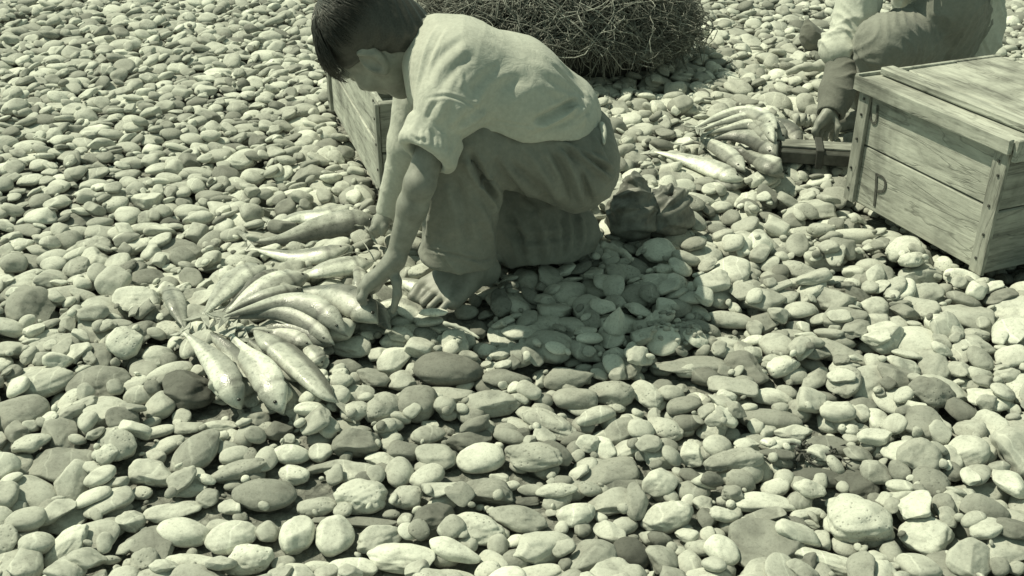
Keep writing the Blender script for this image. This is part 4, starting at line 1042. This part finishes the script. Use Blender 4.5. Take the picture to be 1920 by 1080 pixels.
# ------------------------------------------------------------------ two slumped sacks behind the squatting person
def sack(label, px, py, w, hgt, tip, mouth, seed):
    p = G(px, py, .01); p[2] = hat(p[0], p[1], .02, 50) - .006; r = np.random.default_rng(seed)
    g = SDF(p + (-.13, -.12, -.02), p + (.13, .14, .24), .0028); A = ((1,0,0),(0,1,0),(0,0,1))
    g.ell(p + (0, 0, .040), A, (w, w*.85, .050), .02); g.ell(p + (-w*.35, -.015, .028), A, (w*.62, w*.6, .034), .02); g.ell(p + (w*.45, .0, .034), A, (w*.5, w*.6, .040), .02)
    t = p + np.array(tip) + (0, 0, hgt); g.chain([p + (0, 0, .05), p*.5 + t*.5 + (.004, 0, 0), t], (w*.86, w*.66, w*.34), .03)
    g.ell(p*.35 + t*.65 + (-w*.22, -.006, 0), A, (w*.30, w*.34, .030), .012); g.ell(p*.6 + t*.4 + (w*.35, -.012, 0), A, (w*.34, w*.3, .034), .012)
    if mouth: g.cone(t + (-.004, -.02, -.004), t + (.0, -.012, .03), w*.24, w*.30, .004, 'sub', sq=((0, 0, 1), 1.6))
    V, F = g.mesh(2); N = normals(V, F)
    V = wrinkle(V, N, .010, [((.8, .1, .45), 46, 1), ((-.3, .2, .9), 62, .8), ((.6, .6, -.5), 95, .45)], seed, 1.6)
    N = normals(V, F); V = V + N*(.004*np.sin(70*V[:, 0] + 5*np.sin(40*V[:, 2])) * np.sin(55*V[:, 2] + 20*V[:, 1]))[:, None]
    V = relax(V, F, 1, .3)
    b = mesh_obj('sack', V, F, M_SACK, loc=p); tag(b, label, 'sack')
sack('dark lumpy pointed sack standing close behind the squatting person', 1184, 428, .052, .125, (.006, .02, 0), False, 3)
sack('lower slumped sack with a small dark mouth, right of the pointed one', 1250, 420, .050, .080, (.004, .01, 0), True, 8)
# ------------------------------------------------------------------ bundle of brush in the background
bc = np.array([.15, 3.72, .0]); br = np.array([.46, .36, .27]); r = np.random.default_rng(21)
t = empty('brush_bundle', bc, 'large dark heap of tangled brush and twine behind the squatting person', 'brush')
V = ICO[5][0].copy(); nn = V.copy(); V = V*(1 + .06*lump(nn, r, (2, 4, 7), 1.8)[:, None]); V = V*br*(.93, .93, .93) + bc + (0, 0, .10)
V[:, 2] = np.maximum(V[:, 2], .0); lowm = np.clip((V[:, 2])/.14, 0, 1); V[:, 0] = bc[0] + (V[:, 0]-bc[0])*(.86+.14*lowm); V[:, 1] = bc[1] + (V[:, 1]-bc[1])*(.86+.14*lowm)
mesh_obj('core', V, ICO[5][1], M_NET, t)  # dark filler under the strands; shade of the heap's underside is in its colour
for nm, mat, cnt_, seed in (('strands', M_STRAND, 2600, 1), ('pale_strands', M_STRANDP, 420, 2)):
    r = np.random.default_rng(seed); mb = MB()
    for i in range(cnt_):
        a = r.uniform(-math.pi, 0.15 if r.uniform() < .85 else math.pi); e = r.uniform(.0, 1.3)
        c0 = np.array([math.cos(a)*math.cos(e), math.sin(a)*math.cos(e), math.sin(e)])
        dd = unit(r.normal(0, 1, 3) + np.array([0, 0, -.8])); P = []
        p = c0
        L = r.uniform(.25, 1.1); k = 8; rad0 = abs(r.normal(0, .07))
        for q in range(k):
            pp = unit(p); rad = .97 + rad0 + .03*r.normal() + (.10 if r.uniform() < .06 else 0)
            w = bc + (0, 0, .10) + pp*br*rad; w[2] = max(w[2], .012 + r.uniform(0, .03)) if r.uniform() < .25 else max(w[2], .11 + .03*math.sin(9*w[0]) + r.uniform(-.03, .03)); P.append(w)
            dd = unit(dd + r.normal(0, .26, 3) + np.array([0, 0, -.12])); p = p + dd*L/k
        rr = r.uniform(.0006, .0019); mb.tube(catmull(P, 14), rr, 4)
    mb.build(nm, mat, t, True)['kind'] = 'stuff'
# pale flat board poking out beside it
o = [G(1030, 100, .075), G(1098, 104, .06), G(1076, 126, .03), G(1034, 116, .05)]
mb = MB(); O = np.array(o); mb.add(np.vstack([O, O - (0, 0, .016)]), [(0,3,2,1), (4,5,6,7), (0,1,5,4), (1,2,6,5), (2,3,7,6), (3,0,4,7)])
tag(mb.build('board', M_TWIG, loc=O.mean(0)), 'pale pointed board sticking out between the brush and the shirt', 'board')
# ------------------------------------------------------------------ the second person, squatting beside the closed crate
W2 = PY(1556, 214, 2.82); E2 = PY(1588, 112, 2.96); S2 = np.array([1.00, 3.08, .56]); N2 = np.array([1.16, 3.16, .60]); P2 = np.array([1.34, 3.24, .20])
g = SDF((.66, 2.62, -.03), (1.72, 3.62, .98), .0062)
H2 = np.array([1.02, 3.06, .77]); h2F = unit((-.7, -.35, -.62)); h2C = unit(np.array((-.45, -.2, .75)) - h2F*(np.array((-.45, -.2, .75))@h2F)); h2L = np.cross(h2C, h2F); A2 = (h2C, h2F, h2L)
def h2(c, f, l): return H2 + h2C*c + h2F*f + h2L*l
g.ell(h2(.028, -.012, 0), A2, (.085, .094, .075), .01); g.ell(h2(-.035, .026, 0), A2, (.068, .058, .058), .03)
g.cone(h2(.012, .082, 0), h2(-.022, .104, 0), .009, .013, .012); g.cone(h2(-.088, .058, 0), h2(-.088, .06, 0), .02, .02, .025)
for l in (-1, 1): g.ell(h2(-.008, -.010, .075*l), A2, (.032, .019, .010), .006); g.ell(h2(.004, .084, .03*l), A2, (.012, .01, .016), .008, 'sub')
g.cone(h2(-.055, .0865, .02), h2(-.055, .0865, -.02), .008, .008, .008)
g.cone(h2(-.05, -.03, 0), N2, .046, .055, .03)
g.cone(N2, P2, .10, .11, .04); g.cone(N2, S2, .06, .048, .03); g.cone(S2, E2, .043, .032, .02); g.cone(E2, W2, .032, .021, .015)
S2r = np.array([1.36, 3.02, .55]); E2r = np.array([1.42, 2.92, .42]); W2r = np.array([1.22, 2.95, .45])
g.chain([N2, S2r, E2r, W2r], (.06, .046, .032, .021), .02)
K2 = PY(1640, 84, 2.86) + (0.03, 0, 0); A2l = np.array([1.05, 2.98, .06]); K2r = np.array([1.22, 2.98, .36]); A2r = np.array([1.28, 3.12, .06])
g.chain([P2, K2, A2l], (.08, .055, .035), .02); g.chain([P2 + (.05, .1, 0), K2r, A2r], (.08, .055, .035), .02)
for a in (A2l, A2r): g.cone(a + (.02, .02, -.03), a + (-.13, -.06, -.035), .03, .024, .02)
add_hand(g, W2, [PY(*q) for q in [(1536,232,2.79),(1543,236,2.81),(1552,238,2.83),(1562,238,2.85)]], [PY(*q) for q in [(1528,246,2.78),(1536,250,2.80),(1546,252,2.82),(1558,252,2.85)]],
         [PY(*q) for q in [(1531,262,2.78),(1540,266,2.80),(1549,266,2.82),(1560,264,2.85)]], [PY(*q) for q in [(1566,222,2.80),(1572,240,2.78),(1566,258,2.78)]], .016, (.0105, .0095, .008))
add_hand(g, W2r, [W2r + (-.07, -.02+.02*i, .012) for i in range(4)], [W2r + (-.10, -.025+.022*i, .010) for i in range(4)], [W2r + (-.125, -.03+.023*i, -.004) for i in range(4)], [W2r + (-.02, -.03, 0), W2r + (-.05, -.055, .0), W2r + (-.085, -.06, -.005)], .016, (.0105, .0095, .008))
V, F = g.mesh(1)
p2 = mesh_obj('person', V, F, M_SKIN, loc=(1.15, 3.05, 0)); tag(p2, 'second person behind the lidded crate, one grey sleeved arm reaching to the far fish heap', 'person')
for l in (-1, 1): mesh_obj('eye', ICO[2][0]*.011 + h2(.003, .0745, .03*l), ICO[2][1], M_EYE, p2)
g = SDF(H2-.16, H2+.18, .005); g.ell(h2(.036, -.018, 0), A2, (.094, .100, .085), .01); g.half(h2(.03, .06, 0), unit(h2F*.9-h2C*.5), .012)
for l in (-1, 1): g.ell(h2(-.05, .03, .078*l), A2, (.07, .055, .05), .012, 'sub')
V, F = g.mesh(1); N = normals(V, F); mesh_obj('hair', V + N*(.002*np.sin(200*((V-H2)@h2L)))[:, None], F, M_HAIR, p2)
# white shirt: body, short puffed sleeves
g = SDF((.82, 2.70, .05), (1.60, 3.50, .74), .0055)
g.cone(N2 + (.0, 0, -.02), P2 + (0, 0, .03), .135, .145, .04); g.cone(N2, S2, .085, .075, .03)
g.cone(S2, E2*.85+S2*.15, .066, .058, .02); g.ell(PY(1572, 92, 2.97), ((1,0,0),(0,1,0),(0,0,1)), (.052, .06, .052), .02)
g.cone(N2, S2r, .085, .07, .03); g.cone(S2r, S2r*.4+E2r*.6, .066, .06, .02); g.cone(h2(-.05, -.03, 0), N2 + (0, 0, .06), .058, .058, .004, 'sub')
V, F = g.mesh(2); N = normals(V, F); V = wrinkle(V, N, .010, [((.5, .2, .8), 45, 1), ((.9, .1, -.4), 60, .8), ((.2, .9, .4), 95, .6)], 8, 1.5)
sh2 = mesh_obj('shirt', V, F, M_WHITE, p2)
# grey knitted over-sleeve on the forearm, with its cuff
g = SDF((.70, 2.70, .0), (1.10, 3.14, .36), .0045); a2 = unit(W2-E2)
g.cone(E2 - a2*.01, E2*.4+W2*.6, .056, .046, .02); g.cone(E2*.4+W2*.6, W2 + a2*.004, .046, .036, .02)
g.half(W2 + a2*.004, a2, .003); g.cone(W2 - a2*.05, W2 + a2*.03, .026, .029, .004, 'sub')
V, F = g.mesh(2); N = normals(V, F); V = wrinkle(V, N, .006, [((a2[0], a2[1], a2[2]), 90, 1), ((a2[0]+.6, a2[1], a2[2]), 60, .8)], 4, 1.5)
mesh_obj('sleeve', V, F, M_SLEEVE, p2)
g = SDF((.90, 2.68, .0), (1.62, 3.60, .50), .0062)
g.cone(P2, K2, .12, .075, .03); g.cone(K2, A2l + (0, 0, .03), .075, .07, .03); g.cone(P2 + (.05, .1, 0), K2r, .12, .08, .03); g.cone(K2r, A2r + (0, 0, .03), .08, .07, .03)
for a, k_ in ((A2l, K2), (A2r, K2r)): g.cone(a*.7+k_*.3, a - (k_-a)*.2, .05, .06, .004, 'sub')
V, F = g.mesh(2); N = normals(V, F); V = wrinkle(V, N, .009, [((.6, .1, .8), 34, 1), ((.2, .9, .3), 50, .7), ((.9, .2, -.2), 75, .5)], 2, 1.6)
mesh_obj('trousers', V, F, M_PALE, p2)
# ------------------------------------------------------------------ small things around the second person
# small dark bundle beyond the forearm
c = G(1516, 92, .0); c[2] = hat(c[0], c[1], .03, 60); g = SDF(c + (-.12, -.12, -.03), c + (.16, .14, .14), .004); A = ((1, .3, 0), (-.3, 1, 0), (0, 0, 1))
g.ell(c + (0, 0, .045), A, (.034, .045, .046), .02); g.ell(c + (.03, .01, .035), A, (.04, .04, .034), .02); g.cone(c + (-.01, 0, .07), c + (-.015, .01, .095), .018, .012, .02)
V, F = g.mesh(2); N = normals(V, F); V = wrinkle(V, N, .008, [((.3, .2, .9), 70, 1), ((.9, .1, .3), 85, .8)], 12, 1.2)
tag(mesh_obj('cloth_bundle', V, F, M_SLEEVE, loc=c), 'small dark cloth bundle left of the second person near the upper right corner', 'bundle')
# pale driftwood
def stick(label, pts, r0, r1, mat=M_TWIG, z=.03, name='driftwood', cat='driftwood'):
    P = np.array([G(a, b, z + dz) for a, b, dz in pts]); P = catmull(P, 14); rg = np.random.default_rng(len(label))
    P += rg.normal(0, r0*.12, P.shape); mb = MB(); mb.tube(P, np.linspace(r0, r1, 14)*(1+.18*np.sin(np.arange(14)*1.9)), 8)
    return tag(mb.build(name, mat, None, True, loc=P.mean(0)), label, cat)
stick('pale forked driftwood stick lying left of the second person', [(1572,122,.02),(1535,122,.01),(1505,128,0),(1476,136,-.01)], .022, .010)
stick('pale short log just left of the second person\'s hand', [(1490,226,0),(1510,226,0),(1532,227,0)], .019, .017)
stick('thin bleached twig lying right of the bare foot', [(833,605,.0),(856,612,.0),(880,622,.0),(898,634,0)], .0042, .0026)
stick('pale sliver of wood lying beneath the upright boots', [(1128,458,.01),(1150,464,.01),(1172,474,.01),(1186,488,.0)], .008, .005)
# the metal edged beam on the ground beside the closed crate
a, b = G(1462, 283, .035), G(1600, 292, .035); d = unit(b-a); sd = np.array([-d[1], d[0], 0])
t = empty('beam', (a+b)/2 - (0, 0, .03), 'dark low strapped plank with a pale top, from the far heap to the lidded crate', 'plank')
mb = MB(); mb.box((a+b)/2, (b-a)/2, sd*.045, np.array([0, 0, .016])); mb.build('plank', M_LEATHER, t)
mb = MB(); mb.box((a+b)/2 + (0, 0, .0195) + sd*.01, (b-a)/2*.98, sd*.028, np.array([0, 0, .003])); mb.build('top_strip', M_WOODX, t)
q = a + d*.10; mb = MB(); mb.box(q + (0, 0, .002), d*.010, sd*.052, np.array([0, 0, .026])); mb.build('strap', M_NAIL, t)
# pale scrap of fish and a tangle of line near the foot
r = np.random.default_rng(31); V = ICO[4][0]*(1 + .5*lump(ICO[4][0], r, (2, 4, 9), .5))[:, None]; q = G(812, 596, .01)
V = V @ np.array([[.85, .5, 0], [-.5, .85, 0], [0, 0, 1]])*(.026, .012, .008) + q + (0, 0, .012)
tag(mesh_obj('fish_scrap', V, ICO[4][1], M_FISH, attr={'fish': np.full((len(V), 3), .74)}, loc=q), 'torn pale scrap of fish lying below the bare toes', 'fish scrap')
def line(label, pts, rad=.0013):
    P = []
    for (x, y) in pts: p = G(x, y, .02); p[2] = max(hat(p[0], p[1], .006, 95) + .004, .012); P.append(p)
    P = catmull(P, 30); mb = MB(); mb.tube(P, rad, 5); tag(mb.build('cord', M_STRANDP, None, True, loc=P.mean(0)), label, 'cord')
line('thin pale cord curving over the fish behind the wrist', [(570,500),(610,488),(655,468),(690,466),(672,436)])
# dried seaweed clump, lower right
q = G(1530, 812, .01); mb = MB()
for i in range(16):
    p = q + np.array([r.normal(0, .024), r.normal(0, .008), 0.012]); P = []; p[2] = hat(p[0], p[1], .03, 70)
    dd = r.uniform(0, 6.28)
    for k in range(7): P.append(p.copy()); dd += r.normal(0, .9); p = p + np.array([math.cos(dd)*.010, math.sin(dd)*.008, 0]); p[2] = hat(p[0], p[1], .03, 60) + r.uniform(-.004, .002)
    mb.tube(catmull(P, 12), r.uniform(.0012, .0026), 5)
tag(mb.build('seaweed', M_KELP, None, True, loc=q), 'curled dark scrap of dried seaweed above the ribbed dark stone', 'seaweed')
# patch of gravel beside the shadow
mb = MB(); q0 = G(1272, 612, .0)
for i in range(90):
    p = q0 + np.array([r.normal(0, .030), r.normal(0, .026), 0]); rad = r.uniform(.003, .007); p[2] = hat(p[0], p[1], .0, 50) + rad*.4
    mb.add(ICO[2][0]*(rad, rad*.8, rad*.7) + p, ICO[2][1])
gv_ = np.concatenate(mb.V); o = mesh_obj('gravel', gv_, mb.F, M_STONE, None, True, {'stone': np.repeat(np.c_[r.uniform(.18, .5, 90), np.zeros(90), r.uniform(0, .7, 90)], 42, 0)}, loc=q0)
tag(o, 'patch of fine gravel at the edge of the shadow', 'gravel', kind='stuff')
print('objects', len(scene.objects))
